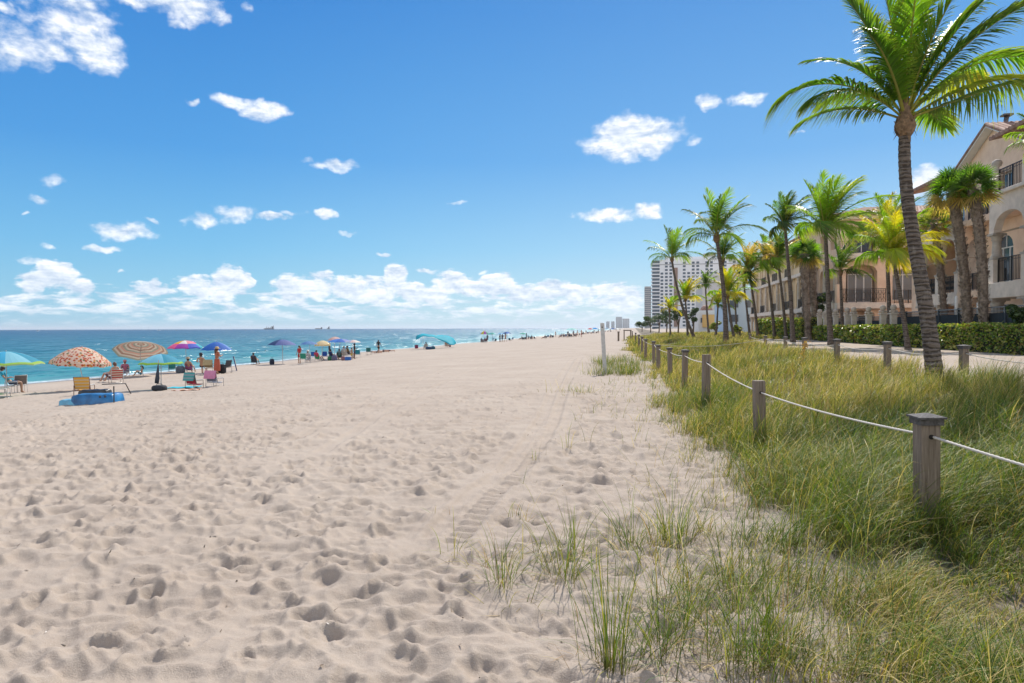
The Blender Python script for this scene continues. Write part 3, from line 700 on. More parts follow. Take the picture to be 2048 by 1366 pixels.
tag(big, 'tall coconut palm with dark ringed trunk standing by the rope fence, nearest and largest palm', 'palm tree', 'coconut palms along the beach')

GP = 'coconut palms along the beach'
def cpalm(label, bpx, bpy, tpx, tpy, d, scpx, nf, cols, seed, dd=0., **kw):
    b_ = at(bpx, bpy, d); b_.z = H(b_.x, b_.y); tp = at(tpx, tpy, d + dd)
    return coconut(label, b_, tp, scpx * d / F_PX, nf, cols, GP, seed=seed, **kw)
mixg = [GRN, LGT, GRN, DRK, LGT]; yl = [YEL, LGT, YEL, (.30, .28, .03), LGT]; dk = [DRK, GRN, DRK]
cpalm('slender coconut palm with two drooping side fronds rising alone from the dune grass', 1452, 675, 1433, 478, 45, 92, 18, mixg, 2, npair=42, r=.17, lw=.06, midx=-.5)
cpalm('leaning coconut palm in front of the white high-rise', 1390, 657, 1344, 520, 75, 66, 18, mixg, 3, r=.17, lw=.07, midx=.28)
cpalm('bright green coconut palm with wind-blown crown and dark trunk beside the rope posts', 1662, 692, 1651, 462, 41, 108, 24, [LGT, (.14, .24, .02), LGT, GRN, LGT, (.22, .27, .03), GRN], 4, npair=48, r=.16, lw=.055, midx=.1, wind=.22)
cpalm('yellow-leaved coconut palm leaning beside the tall dark trunk', 1817, 700, 1786, 516, 34, 98, 24, [YEL, LGT, YEL, (.22, .28, .025), LGT], 5, npair=48, r=.13, lw=.05, midx=-.1, wind=.12, hang=.7)
cpalm('dark green coconut palm with curved trunk on the sand path', 1586, 689, 1570, 455, 52, 66, 22, dk, 6, npair=40, r=.17, lw=.06, midx=-.2, wind=.22)
cpalm('coconut palm behind the yellow-leaved one, green and gold crown', 1781, 665, 1773, 480, 45, 90, 20, [GRN, LGT, YEL, DRK], 7, npair=40, r=.15, lw=.06, midx=0, wind=.15)
cpalm('small dark palm before the frontal peach wall', 1686, 640, 1681, 546, 55, 62, 16, dk + [LGT], 8, r=.15, lw=.06, midx=0, wind=.25)
cpalm('short yellow palm behind the lone dune palm', 1470, 655, 1455, 592, 62, 56, 18, yl, 9, r=.14, lw=.08, midx=.2)
cpalm('green palm crown directly behind the lone dune palm', 1452, 655, 1446, 520, 70, 58, 18, dk + [LGT], 10, r=.16, lw=.07, midx=.2)
cpalm('coconut palm with leaning trunk at the far end of the clipped hedge', 1517, 648, 1499, 548, 72, 62, 20, [GRN, DRK, LGT, DRY], 11, r=.16, lw=.08, midx=-.1, wind=.2)
cpalm('palm with straw-tinged crown left of the two twin leaning palms', 1550, 650, 1533, 525, 68, 54, 20, [DRK, GRN, DRY, LGT], 12, r=.16, lw=.08, midx=-.1, wind=.2)
cpalm('palm with thin leaning trunk before the cream condominium balconies', 1573, 650, 1556, 522, 64, 56, 20, [GRN, LGT, DRY, DRK], 13, r=.15, lw=.07, midx=-.1, wind=.2)
cpalm('small yellowing palm among the low trees below the high-rise', 1376, 655, 1371, 600, 82, 44, 18, yl, 14, r=.15, lw=.09, midx=0)
cpalm('tiny yellow palm at the left of the low tree clump', 1341, 655, 1339, 622, 95, 30, 14, yl, 15, r=.14, lw=.1, midx=0, npair=22)
cpalm('distant thin palm before the rounded grey building', 1418, 640, 1411, 572, 120, 32, 16, dk, 16, r=.2, lw=.12, midx=.2, npair=24)
cpalm('palm standing in front of the pale blue building', 1474, 640, 1470, 600, 95, 36, 16, [GRN, DRK, YEL], 17, r=.16, lw=.1, midx=0, npair=24)
cpalm('palm leaning between the pale blue building and the cream condominium', 1500, 648, 1488, 570, 90, 44, 18, [GRN, YEL, DRK], 18, r=.16, lw=.1, midx=0, npair=26)
cpalm('low bushy palm right of the turquoise parasol', 1432, 655, 1436, 612, 84, 34, 16, [GRN, LGT, YEL], 19, r=.14, lw=.1, midx=0, npair=24)
cpalm('yellow-green palm whose fronds reach in from the right edge above the roof', 2110, 640, 2095, 300, 30, 92, 20, [LGT, LGT, YEL, GRN], 20, npair=44, r=.16, lw=.05, midx=0)

# fan palms with shaggy boots
def fan_leaf(org, az_, el_, pet, rad, col, nseg=20, droop=.22):
    h = np.array([math.sin(az_), math.cos(az_), 0.]); up = np.array([0, 0, 1.])
    D = h * math.cos(el_) + up * math.sin(el_); S = np.array([h[1], -h[0], 0.]); N = np.cross(S, D)
    ro = rng.uniform(-1.1, 1.1); S, N = S * math.cos(ro) + N * math.sin(ro), N * math.cos(ro) - S * math.sin(ro)
    c = np.asarray(org) + D * pet
    th_ = np.linspace(-2.1, 2.1, nseg) + rng.normal(0, .03, nseg); n = nseg
    dir_ = np.cos(th_)[:, None] * D + np.sin(th_)[:, None] * S + N * .12 * rng.uniform(0, 1, (n, 1))
    t = np.array([0, .35, .7, 1.]); Lr = rad * (1 - .25 * (np.abs(th_) / 2.1) ** 2) * rng.uniform(.9, 1.08, n)
    Q = c + Lr[:, None, None] * (dir_[:, None, :] * t[None, :, None] - up * droop * (t ** 2.2)[None, :, None])
    Wv = unit(-np.sin(th_)[:, None] * D + np.cos(th_)[:, None] * S + N * .4)[:, None, :]
    wd = (rad * .036 * np.array([.3, 1, .6, .03]))[None, :, None]
    VV = np.stack([Q - Wv * wd, Q + Wv * wd], 2).reshape(-1, 3)
    bb = (np.arange(n) * 8)[:, None] + (np.arange(3) * 2)[None, :]
    Fc = np.stack([bb, bb + 1, bb + 3, bb + 2], -1).reshape(-1, 4)
    cc = np.repeat(np.asarray(col)[None] * rng.uniform(.75, 1.3, (n, 1)), 8, 0)
    o0 = np.asarray(org); w2 = S * .012
    pv = np.array([o0 - w2, o0 + w2, c + w2, c - w2]); 
    return join([(VV, Fc, cc), (pv, np.array([[0, 1, 2, 3]]), np.tile([[.2, .2, .06]], (4, 1)))])
def fanpalm(label, bpx, bpy_, tpx, tpy, d, crpx, seed, r=.2, n=46, boots=True, mid=(0, 0), cols=(DRK, GRN, LGT, (.10, .15, .04), (.07, .12, .04))):
    rs_ = random.Random(seed); b_ = at(bpx, bpy_, d); b_.z = H(b_.x, b_.y); tp = at(tpx, tpy, d); k = d / F_PX
    root = empty('fan_palm', b_); md = b_.lerp(tp, .55) + Vector((mid[0] * k, 0, mid[1] * k))
    tr, bez = trunk_mesh('trunk', [b_ + Vector((0, 0, -.2)), md, tp], r * .85, r, 1.2, 12, 30, root, False, shag, b_)
    if boots:
        m = MB(); m.smooth = True; m.add([tuple(v.co) for v in tr.data.vertices], [list(q_.vertices) for q_ in tr.data.polygons]); m.smooth = False; bpy.data.objects.remove(tr)
        for i in range(420):
            t_ = rs_.uniform(.05, .99); a = rs_.uniform(0, 6.28); p0 = bez(t_) - b_; rr_ = r * 1.0
            o1 = Vector((math.cos(a), math.sin(a), 0)); q0 = p0 + o1 * rr_ * .9; q1_ = p0 + o1 * (rr_ + .055 + .05 * rs_.random()) + Vector((0, 0, .10 + .1 * rs_.random())); tw = Vector((-math.sin(a), math.cos(a), 0)) * .045
            m.add([q0 - tw, q0 + tw, q1_ + tw * .7, q1_ - tw * .7, q0 + Vector((0, 0, .14)) + tw, q0 + Vector((0, 0, .14)) - tw], [(0, 1, 2, 3), (3, 2, 4, 5)])
        m.build('trunk', shag, root)
    parts = []; rad = crpx * k * .52
    for i in range(n):
        f = i / n; e_ = R(88 - 135 * f ** .9 + rs_.uniform(-12, 12)); a = azimg(i * 137.5)
        c = cols[rs_.randrange(len(cols))] if f < .82 else DRY
        parts.append(fan_leaf(tp - b_ + Vector((0, 0, .05)), a, e_, rad * .85 * rs_.uniform(.85, 1.1), rad, c))
    V, Fq, cc = join(parts); link('crown', np_mesh('fan_crown', V, Fq, cc), root, palm_leaf)
    tag(root, label, 'palm tree', 'fan palms in the condominium garden'); return root
fanpalm('fan palm with shaggy booted trunk, left one of the pair before the arched balcony', 1937, 650, 1903, 385, 35, 62, 31, mid=(14, 0), r=.24)
fanpalm('fan palm with bent booted trunk right of its twin, crown touching the gable', 1966, 650, 1945, 378, 34, 62, 32, mid=(16, 6), r=.24)
fanpalm('small dry fan palm crown tucked behind the tall dark trunk', 1892, 650, 1868, 448, 44, 46, 33, mid=(6, 0), r=.2, n=30, cols=(GRN, DRY, (.2, .19, .08)))
fanpalm('thick shaggy fan palm before the cream condominium', 1616, 652, 1608, 508, 60, 44, 34, mid=(0, 0), r=.37, n=44)
fanpalm('fan palm beside the thick shaggy one, narrower trunk', 1633, 652, 1622, 515, 62, 36, 35, mid=(0, 0), r=.31, n=30)

# ------------------------------------------------------------------ leafy masses: hedges, bushes, broadleaf trees
leaf_m = leafmat('hedge_leaf', .32, .34, .6, (1, 1, .4), 1.7)
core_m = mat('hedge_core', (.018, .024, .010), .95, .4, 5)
bark2 = mat('tree_bark', (.14, .11, .085), .9, .4, 8, .6, 30)
def leafquads(Pt, size, cols, up=.3):
    n = len(Pt); a = unit(rng.normal(0, 1, (n, 3))); a[:, 2] *= .6; a = unit(a); b_ = unit(np.cross(a, unit(rng.normal(0, 1, (n, 3)) + np.array([0, 0, up]))))
    s = (size * rng.uniform(.6, 1.3, n))[:, None]
    VV = np.stack([Pt - a * s, Pt + b_ * s * .55, Pt + a * s, Pt - b_ * s * .55], 1).reshape(-1, 3)
    Fc = np.arange(n * 4).reshape(-1, 4)
    c = np.asarray(cols)[rng.integers(0, len(cols), n)] * rng.uniform(.7, 1.3, (n, 1)); return VV, Fc, np.repeat(c, 4, 0)
HC = [(.17, .27, .03), (.12, .21, .025), (.30, .35, .06), (.07, .14, .025), (.42, .40, .12), (.18, .13, .04)]
def hedge(label, x0, x1, y0, y1, ztop, dens0, name='clipped_hedge'):
    root = empty(name, ((x0 + x1) / 2, (y0 + y1) / 2, H(x0, y0)))
    L = y1 - y0; parts = []; yy_ = y0
    while yy_ < y1:
        ye = min(y1, yy_ + 4); dist = max(15, yy_ + 2); sc = max(1., dist / 26.); dn = dens0 / sc ** 2
        zb = H(x0, (yy_ + ye) / 2); hgt = ztop - zb
        nF = int((ye - yy_) * hgt * dn); nT = int((ye - yy_) * (x1 - x0) * dn * .6)
        f = np.stack([x0 + np.abs(rng.normal(0, .09, nF)) - .05, rng.uniform(yy_, ye, nF), zb + rng.uniform(0, 1, nF) ** .8 * hgt], -1)
        tp = np.stack([rng.uniform(x0, x1, nT), rng.uniform(yy_, ye, nT), ztop - np.abs(rng.normal(0, .06, nT)) + .03], -1)
        pt = np.vstack([f, tp]); bulge = .22 * (npnoise(pt[:, 1], pt[:, 2] * 1.5, .8, 41) - .5); pt[:, 0] -= bulge
        pt[:, 2] += np.clip((pt[:, 2] - zb) / hgt, 0, 1) * .14 * (npnoise(pt[:, 1], pt[:, 0], .7, 42) - .5) + np.where(rng.uniform(0, 1, len(pt)) < .03, .07, 0)
        parts.append(leafquads(pt, .055 * sc, HC)); yy_ = ye
    for yy_ in (y0, y1):
        nE = int((x1 - x0) * (ztop - .6) * dens0 * .8)
        pt = np.stack([rng.uniform(x0, x1, nE), yy_ + rng.normal(0, .05, nE), H(x0, yy_) + rng.uniform(0, 1, nE) * (ztop - H(x0, yy_))], -1); parts.append(leafquads(pt, .06, HC))
    V, Fq, cc = join(parts); V = V - np.array(root.location)
    link('foliage', np_mesh(name, V, Fq, cc), root, leaf_m)
    m = MB(); lx, ly, lz = root.location; m.box(x0 + .12 - lx, x1 - lx, y0 + .05 - ly, y1 - .05 - ly, -.1, ztop - .1 - lz); m.build('dark_core', core_m, root)  # dark box inside the leaves, its colour stands in for inner shade
    tag(root, label, 'hedge', 'hedges along the sand path')
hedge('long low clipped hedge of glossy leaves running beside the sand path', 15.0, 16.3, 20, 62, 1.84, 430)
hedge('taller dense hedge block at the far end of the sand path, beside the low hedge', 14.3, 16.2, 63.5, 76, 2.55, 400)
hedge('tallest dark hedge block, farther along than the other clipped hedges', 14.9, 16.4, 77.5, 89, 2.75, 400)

def bush(name, label, px, py, d, rpx, hpx, cols, trunk=True, n=2600, cat='tree', group=None, lobes=7, seed=1):
    rs_ = random.Random(seed); b_ = at(px, py, d); b_.z = H(b_.x, b_.y); k = d / F_PX; Rr = rpx * k; Hh = (b_.z and 0) + ((py - hpx) * k)
    root = empty(name, b_); pts = []
    ztop = at(px, hpx, d).z - b_.z
    for i in range(lobes):
        c = Vector((rs_.uniform(-.6, .6) * Rr, rs_.uniform(-.5, .5) * Rr, ztop * rs_.uniform(.45, .78))); rr_ = rs_.uniform(.32, .5) * Rr
        q = unit(rng.normal(0, 1, (n // lobes, 3))) * (rr_ * rng.uniform(.55, 1.08, (n // lobes, 1))); q[:, 2] *= .75
        pts.append(q + np.array(c))
    pt = np.concatenate(pts); pt = pt[pt[:, 2] > .1]
    V, Fq, cc = leafquads(pt, max(.09, .8 * k), cols); link('crown', np_mesh(name, V, Fq, cc), root, leaf_m)
    m = MB(); m.smooth = True; m.tube([(0, 0, -.2), (.1, 0, ztop * .3), (0, .1, ztop * .55)], [.16, .12, .07], 7)
    for i in range(4):
        a = i * 1.6 + seed; m.tube([(.08, 0, ztop * .25), (math.cos(a) * Rr * .3, math.sin(a) * Rr * .3, ztop * .5), (math.cos(a) * Rr * .5, math.sin(a) * Rr * .5, ztop * .65)], [.08, .05, .02], 5)
    m.build('trunk' if trunk else 'stems', bark2, root)
    tag(root, label, cat, group)
TG = 'low trees beyond the dune'; tcx = [(.035, .07, .02), (.055, .10, .025), (.02, .05, .02), (.08, .12, .03)]
bush('broadleaf_tree', 'rounded dark tree at the left end of the far tree clump', 1301, 656, 190, 15, 627, tcx, seed=1, group=TG)
bush('broadleaf_tree', 'dark bushy tree below the grey tower, second of the far clump', 1318, 656, 170, 16, 618, tcx, seed=2, group=TG)
bush('broadleaf_tree', 'grey-green bushy tree under the high-rise balconies', 1333, 657, 140, 16, 612, tcx, seed=3, group=TG)
bush('broadleaf_tree', 'dense dark tree between the small yellow palms', 1356, 657, 118, 16, 606, tcx, seed=4, group=TG)
bush('broadleaf_tree', 'dark tree just left of the orange-fronted building', 1386, 657, 112, 14, 602, tcx, seed=5, group=TG)
bush('broadleaf_tree', 'wide low tree at the horizon behind the last fence posts', 1284, 656, 260, 14, 640, tcx, seed=6, group=TG)
bush('round_shrub', 'bright green rounded shrub right of the turquoise parasol', 1430, 660, 88, 13, 636, HC, False, seed=7, cat='shrub', n=1500)
bush('round_shrub', 'yellow-green shrub at the far end of the hedges', 1478, 664, 80, 12, 646, HC, False, seed=8, cat='shrub', n=1400)
bush('round_shrub', 'dark garden shrub on the terrace by the right-hand balcony', 2040, 655, 29, 26, 588, tcx, False, seed=9, cat='shrub', n=2200)
bush('round_shrub', 'dark shrub behind the fence between the two condominiums', 1640, 655, 62, 14, 560, tcx, False, seed=10, cat='shrub', n=1500)
# ================================================================== ROPE FENCES
wood, t, out = newmat('weathered_wood'); p = t.n('ShaderNodeBsdfPrincipled'); t.l.new(p.outputs[0], out.inputs[0])
ob = t.n('ShaderNodeTexCoord').outputs['Object']; gs = t.v('MULTIPLY', ob, (1, 1, .06))
n1 = t.noise(gs, 55, 5, .65); c = t.mix(t.mr(n1, .3, .7), (.10, .075, .055), (.30, .245, .195))
c = t.mix(t.mr(t.noise(ob, 3, 3), .4, .7, 0, .6), c, (.19, .15, .115))
c = t.mix(t.mr(t.noise(t.v('MULTIPLY', ob, (1, 1, .03)), 30, 2), .60, .66, 0, .8), c, (.03, .022, .018))
t.put(p.inputs['Base Color'], c); p.inputs['Roughness'].default_value = .85
b = t.n('ShaderNodeBump'); b.inputs['Strength'].default_value = .7; b.inputs['Distance'].default_value = .006; t.put(b.inputs['Height'], n1); t.l.new(b.outputs[0], p.inputs['Normal'])
capm = mat('post_cap_wood', (.085, .08, .08), .8, .5, 30, .6, 60)
darkplugm = mat('dark_hole_plug', (.012, .01, .01), .9, .1)
ropem = mat('rope', (.62, .58, .52), .8, .12, 60, .4, 150)
ORD = ['first', 'second', 'third', 'fourth', 'fifth', 'sixth', 'seventh', 'eighth', 'ninth', 'tenth', 'eleventh', 'twelfth', 'thirteenth']
def post(px, py, d, capped, label, group, yaw=0., w_=.07, tilt=(0, 0)):
    tp = at(px, py, d); zb = H(tp.x, tp.y); root = empty('rope_post', (tp.x, tp.y, zb), R(yaw)); hgt = tp.z - zb
    root.rotation_euler = (tilt[0], tilt[1], R(yaw))
    m = MB(); m.box(-w_, w_, -w_, w_, -.35, hgt - (.062 if capped else 0)); o = m.build('shaft', wood, root, .006)
    if capped:
        m = MB(); c_ = w_ + .012; z = hgt
        m.box(-c_ - .004, c_ + .004, -c_ - .004, c_ + .004, z - .075, z - .028); k = w_ + .032
        m.add([(-k, -k, z - .0265), (k, -k, z - .0265), (k, k, z - .0265), (-k, k, z - .0265), (-k, -k, z - .012), (k, -k, z - .012), (k, k, z - .012), (-k, k, z - .012), (0, 0, z + .012)],
              [(0, 3, 2, 1), (0, 1, 5, 4), (1, 2, 6, 5), (2, 3, 7, 6), (3, 0, 4, 7), (4, 5, 8), (5, 6, 8), (6, 7, 8), (7, 4, 8)])
        m.build('cap', capm, root)
    m = MB(); zz = hgt - .165
    m.lathe([(.019, -w_ - .003), (.019, w_ + .003)], (0, 0, 0), 12); m.v = [(x, z, zz + y) for x, y, z in m.v]
    m.build('dark_hole_plug', darkplugm, root)  # near-black plug: the shade inside a rope hole given as colour
    tag(root, label, 'post', group); return Vector((tp.x, tp.y, tp.z - .165))
F1 = [(2150, 1010, 2.6, 1), (1855, 828, 5.3, 1), (1520, 761, 9.6, 0), (1412, 709, 14, 0), (1369, 699, 18.5, 1), (1340.5, 695, 23, 1), (1317, 689.5, 27.5, 1), (1308, 682, 32, 1), (1291, 678, 37, 1), (1284, 673, 44, 1), (1278, 669, 55, 1), (1271, 665.5, 72, 1), (1265, 662.5, 96, 1), (1261, 660.5, 130, 1)]
lab1 = ['', 'large grey post with layered cap, nearest post of the seaward rope line', 'plain flat-topped post, second in the seaward rope line', 'plain brown post, third in the seaward rope line, taller than the fourth']
tops = []
for i, (px, py, d, cp) in enumerate(F1):
    if i == 0: tp = Vector((2.9, 1.1, .93)); tops.append(tp); continue
    lb = lab1[i] if i < len(lab1) else '%s rope post of the seaward line running away along the beach' % ORD[i - 1]
    tops.append(post(px, py, d, cp, lb, 'posts of the seaward rope line', yaw=[0, 6, 10, 14, 8, 8, 12, 5, 9, 7, 8, 8, 8, 8][i], tilt=(random.uniform(-.02, .02), random.uniform(-.02, .02))))
def rope(name, pts, sag, r, label, twist=False):
    m = MB(); m.smooth = True; P_ = []
    for i, (a, b_) in enumerate(zip(pts[:-1], pts[1:])):
        n = max(8, int((b_ - a).length / .012)) if (twist and i < 2) else 14
        P_ += [(a.lerp(b_, k / n) - Vector((0, 0, 4 * sag * (k / n) * (1 - k / n)))) for k in range(n)]
    P_.append(pts[-1])
    if twist:
        rr_ = []; s_ = 0
        for i, q in enumerate(P_):
            if i: s_ += (P_[i] - P_[i - 1]).length
            rr_.append(r * (1 + (.16 * math.sin(s_ * 2 * math.pi / .05) if i < 900 else 0)))
        m.tube(P_, rr_, 8)
    else: m.tube(P_, r, 6)
    return tag(m.build(name, ropem), label, 'rope')
rope('rope', tops, .04, .0095, 'thick pale twisted rope strung through the seaward posts', True)
F2 = [(2200, 735, 10.5), (1928, 690, 13.8), (1775, 683, 17), (1674, 678, 20.5), (1609, 675, 26), (1571, 673.5, 31), (1531, 671.5, 37), (1500, 668, 48)]
tops2 = []
for i, (px, py, d) in enumerate(F2):
    lb = ['', 'pale capped post beside the tall palm, nearest post of the path rope line'][i] if i < 2 else '%s capped post of the rope line edging the sand path' % ORD[i - 1]
    if i == 0: tops2.append(at(2200, 728, 10.5)); continue
    tops2.append(post(px, py, d, 1, lb, 'posts of the path rope line', yaw=12, w_=.065))
rope('rope', tops2, .09, .010, 'thin white rope running between the path posts')
rope('rope', [tops[7], tops2[6]], .22, .010, 'slack white rope crossing over the dune grass between both lines')
greyp = mat('grey_painted_post', (.48, .48, .47), .7, .15, 12, .2, 30)
tp = at(1204.5, 646, 26.5); bt = at(1211, 752, 26.5); zb = H(bt.x, bt.y); m = MB(); root = empty('marker_post', (bt.x, bt.y, zb))
v0 = Vector((0, 0, -.3)); v1 = Vector((tp.x - bt.x, 0, tp.z - zb)); w_ = .075
m.add([v0 + Vector((sx_ * w_, sy_ * w_, 0)) for sx_, sy_ in ((-1, -1), (1, -1), (1, 1), (-1, 1))] + [v1 + Vector((sx_ * w_, sy_ * w_, 0)) for sx_, sy_ in ((-1, -1), (1, -1), (1, 1), (-1, 1))],
      [(0, 3, 2, 1), (4, 5, 6, 7), (0, 1, 5, 4), (1, 2, 6, 5), (2, 3, 7, 6), (3, 0, 4, 7)]); m.build('shaft', greyp, root, .008)
m = MB(); m.box(v1.x - .022, v1.x + .022, -w_ - .004, -w_ + .02, v1.z - .19, v1.z - .14); m.build('bolt', darkplugm, root)
tag(root, 'tall pale grey square marker post standing alone on the sand', 'post')
b_ = G(1237, 682); root = empty('marker_post', b_); m = MB(); m.box(-.12, .12, -.1, .1, -.3, 1.15); m.build('shaft', wood, root, .01); m = MB(); m.box(-.16, .16, -.14, .14, 1.153, 1.25); m.build('cap', capm, root)
tag(root, 'short thick wooden post beyond the tall grey marker post', 'post')
b_ = at(1255, 672, 92); b_.z = H(b_.x, b_.y); root = empty('entry_frame', b_)
for sx_ in (-.45, .45): m = MB(); m.box(sx_ - .07, sx_ + .07, -.07, .07, -.3, 1.3); m.build('upright', wood, root)
m = MB(); m.box(-.55, .55, -.05, .05, 1.303, 1.45); m.build('crossbar', wood, root)
tag(root, 'low wooden frame at a beach entry near the end of the rope line', 'gateway')
# golden dead stalk in the dune
b_ = at(1596, 748, 20); b_.z = H(b_.x, b_.y); root = empty('dry_stalk', b_); tp = at(1612, 684, 20) - b_; m = MB(); m.smooth = True; m.tube([(0, 0, -.05), tp * .5 + Vector((.03, 0, 0)), tp], [.016, .012, .004], 6); m.build('stem', mat('straw', (.42, .27, .09), .8, .3, 9), root)
pts_ = np.array([tp * random.uniform(.2, 1) + Vector((random.gauss(0, .05), random.gauss(0, .05), random.gauss(0, .04))) for _ in range(150)]); V, Fq, cc = leafquads(pts_, .032, [(.42, .25, .06), (.5, .33, .1), (.3, .17, .05)])
link('leaves', np_mesh('dry_leaves', V, Fq, cc), root, leaf_m); tag(root, 'golden brown dead stalk standing up out of the dune grass', 'plant')

# ================================================================== BUILDINGS
peach = mat('peach_stucco', (.82, .58, .41), .9, .10, 1.2, .25, 25, var2=(.84, .63, .47))
cream = mat('cream_stucco', (.80, .62, .40), .9, .08, 1.0, .2, 20)
stone = mat('pale_stone', (.50, .45, .39), .85, .2, 3, .3, 25)
pale = mat('pale_band_stucco', (.76, .66, .56), .9, .14, 2, .2, 20)
white = mat('white_trim', (.74, .73, .70), .6, .06, 3)
iron = mat('black_iron', (.018, .016, .016), .5, .1)
dkfence = mat('dark_fence_metal', (.035, .045, .055), .55, .15)
glass = mat('window_glass', (.05, .09, .13), .06, .2, 1.5, spec=1.)
hglass = mat('hotel_glass', (.10, .13, .17), .2, .2, .2)
dglass = mat('dark_glass', (.025, .032, .04), .08, .3, 2)
tile, t, out = newmat('clay_tile'); p = t.n('ShaderNodeBsdfPrincipled'); t.l.new(p.outputs[0], out.inputs[0])
c = t.mix(t.mr(t.noise(t.n('ShaderNodeTexCoord').outputs['Object'], 2.5, 4), .35, .65), (.22, .11, .075), (.38, .25, .19)); t.put(p.inputs['Base Color'], c); p.inputs['Roughness'].default_value = .8
UP = Vector((0, 0, 1))
def facade(m, o, u, n, L, z0, z1, ops, dep=.3):
    """wall sheet in plane o + s*u with real openings; n = inward normal. ops: (s0,s1,za,zb,rise)"""
    o = Vector(o); u = Vector(u); n = Vector(n)
    P_ = lambda s, z, k=0.: o + u * s + UP * z + n * k
    cuts = {0., L}
    for (a, b_, za, zb, ri) in ops:
        k = 10 if ri > 0 else 1
        for i in range(k + 1): cuts.add(round(a + (b_ - a) * i / k, 4))
    cuts = sorted(cuts)
    def top(op, s):
        a, b_, za, zb, ri = op
        if ri <= 0: return zb
        q = (s - (a + b_) / 2) / ((b_ - a) / 2); return zb + ri * math.sqrt(max(0, 1 - q * q))
    for a, b_ in zip(cuts[:-1], cuts[1:]):
        mid = (a + b_) / 2; oo = sorted([op for op in ops if op[0] < mid < op[1]], key=lambda q: q[2])
        lo = (z0, z0)
        for op in oo:
            m.add([P_(a, lo[0]), P_(b_, lo[1]), P_(b_, op[2]), P_(a, op[2])], [(0, 1, 2, 3)])
            lo = (top(op, a), top(op, b_))
            m.add([P_(a, lo[0]), P_(b_, lo[1]), P_(b_, lo[1], dep), P_(a, lo[0], dep)], [(0, 1, 2, 3)])
            m.add([P_(a, op[2]), P_(b_, op[2]), P_(b_, op[2], dep), P_(a, op[2], dep)], [(0, 1, 2, 3)])
        m.add([P_(a, lo[0]), P_(b_, lo[1]), P_(b_, z1), P_(a, z1)], [(0, 1, 2, 3)])
    for op in ops:
        for s in (op[0], op[1]):
            m.add([P_(s, op[2]), P_(s, top(op, s)), P_(s, top(op, s), dep), P_(s, op[2], dep)], [(0, 1, 2, 3)])
def window(par, o, u, n, s0, s1, za, zb, rise=0., leaves=2, dep=.22, name='window', fr=None, gl=None, rows=1, bw=.07):
    """glazed leaf window set back in its opening: frame mesh with the pane as its child"""
    o = Vector(o); u = Vector(u); n = Vector(n); m = MB()
    def bar(sa, sb, z_a, z_b, k0=0., k1=.08):
        c_ = [o + u * s + UP * z + n * (dep + k) for k in (k0, k1) for z in (z_a, z_b) for s in (sa, sb)]
        m.add(c_, [(0, 1, 3, 2), (4, 6, 7, 5), (0, 4, 5, 1), (2, 3, 7, 6), (0, 2, 6, 4), (1, 5, 7, 3)])
    bar(s0, s1, za, za + bw); bar(s0, s1, zb - bw, zb); wl = (s1 - s0) / leaves
    for i in range(leaves + 1): s = s0 + wl * i; bar(max(s0, s - bw / 2 * (1.4 if 0 < i < leaves else 1)), min(s1, s + bw / 2 * (1.4 if 0 < i < leaves else 1)), za + bw, zb - bw, .003, .075)
    for r_ in range(1, rows):
        z = za + (zb - za) * r_ / rows; bar(s0, s1, z - .02, z + .02, .012, .06)
    g = MB(); q = [o + u * s0 + UP * za + n * (dep + .04), o + u * s1 + UP * za + n * (dep + .04), o + u * s1 + UP * zb + n * (dep + .04), o + u * s0 + UP * zb + n * (dep + .04)]
    if rise > 0:
        c_ = (s0 + s1) / 2; hw = (s1 - s0) / 2; arc = [(c_ + hw * math.cos(math.pi * i / 12), zb + rise * math.sin(math.pi * i / 12)) for i in range(13)]
        g.add([q[0], q[1]] + [o + u * s + UP * z + n * (dep + .04) for s, z in arc], [tuple(range(15))])
        for i in range(12):
            (sa, z_a), (sb, z_b) = arc[i], arc[i + 1]
            a0 = o + u * sa + UP * z_a + n * dep; b0 = o + u * sb + UP * z_b + n * dep; cc_ = o + u * c_ + UP * zb + n * dep
            m.add([a0, b0, b0.lerp(cc_, .1), a0.lerp(cc_, .1)], [(0, 1, 2, 3)])
        bar(c_ - .03, c_ + .03, zb, zb + rise * .97)
    else: g.add(q, [(0, 1, 2, 3)])
    w_ = m.build(name, fr or white, par); g.build('pane', gl or glass, w_); return w_
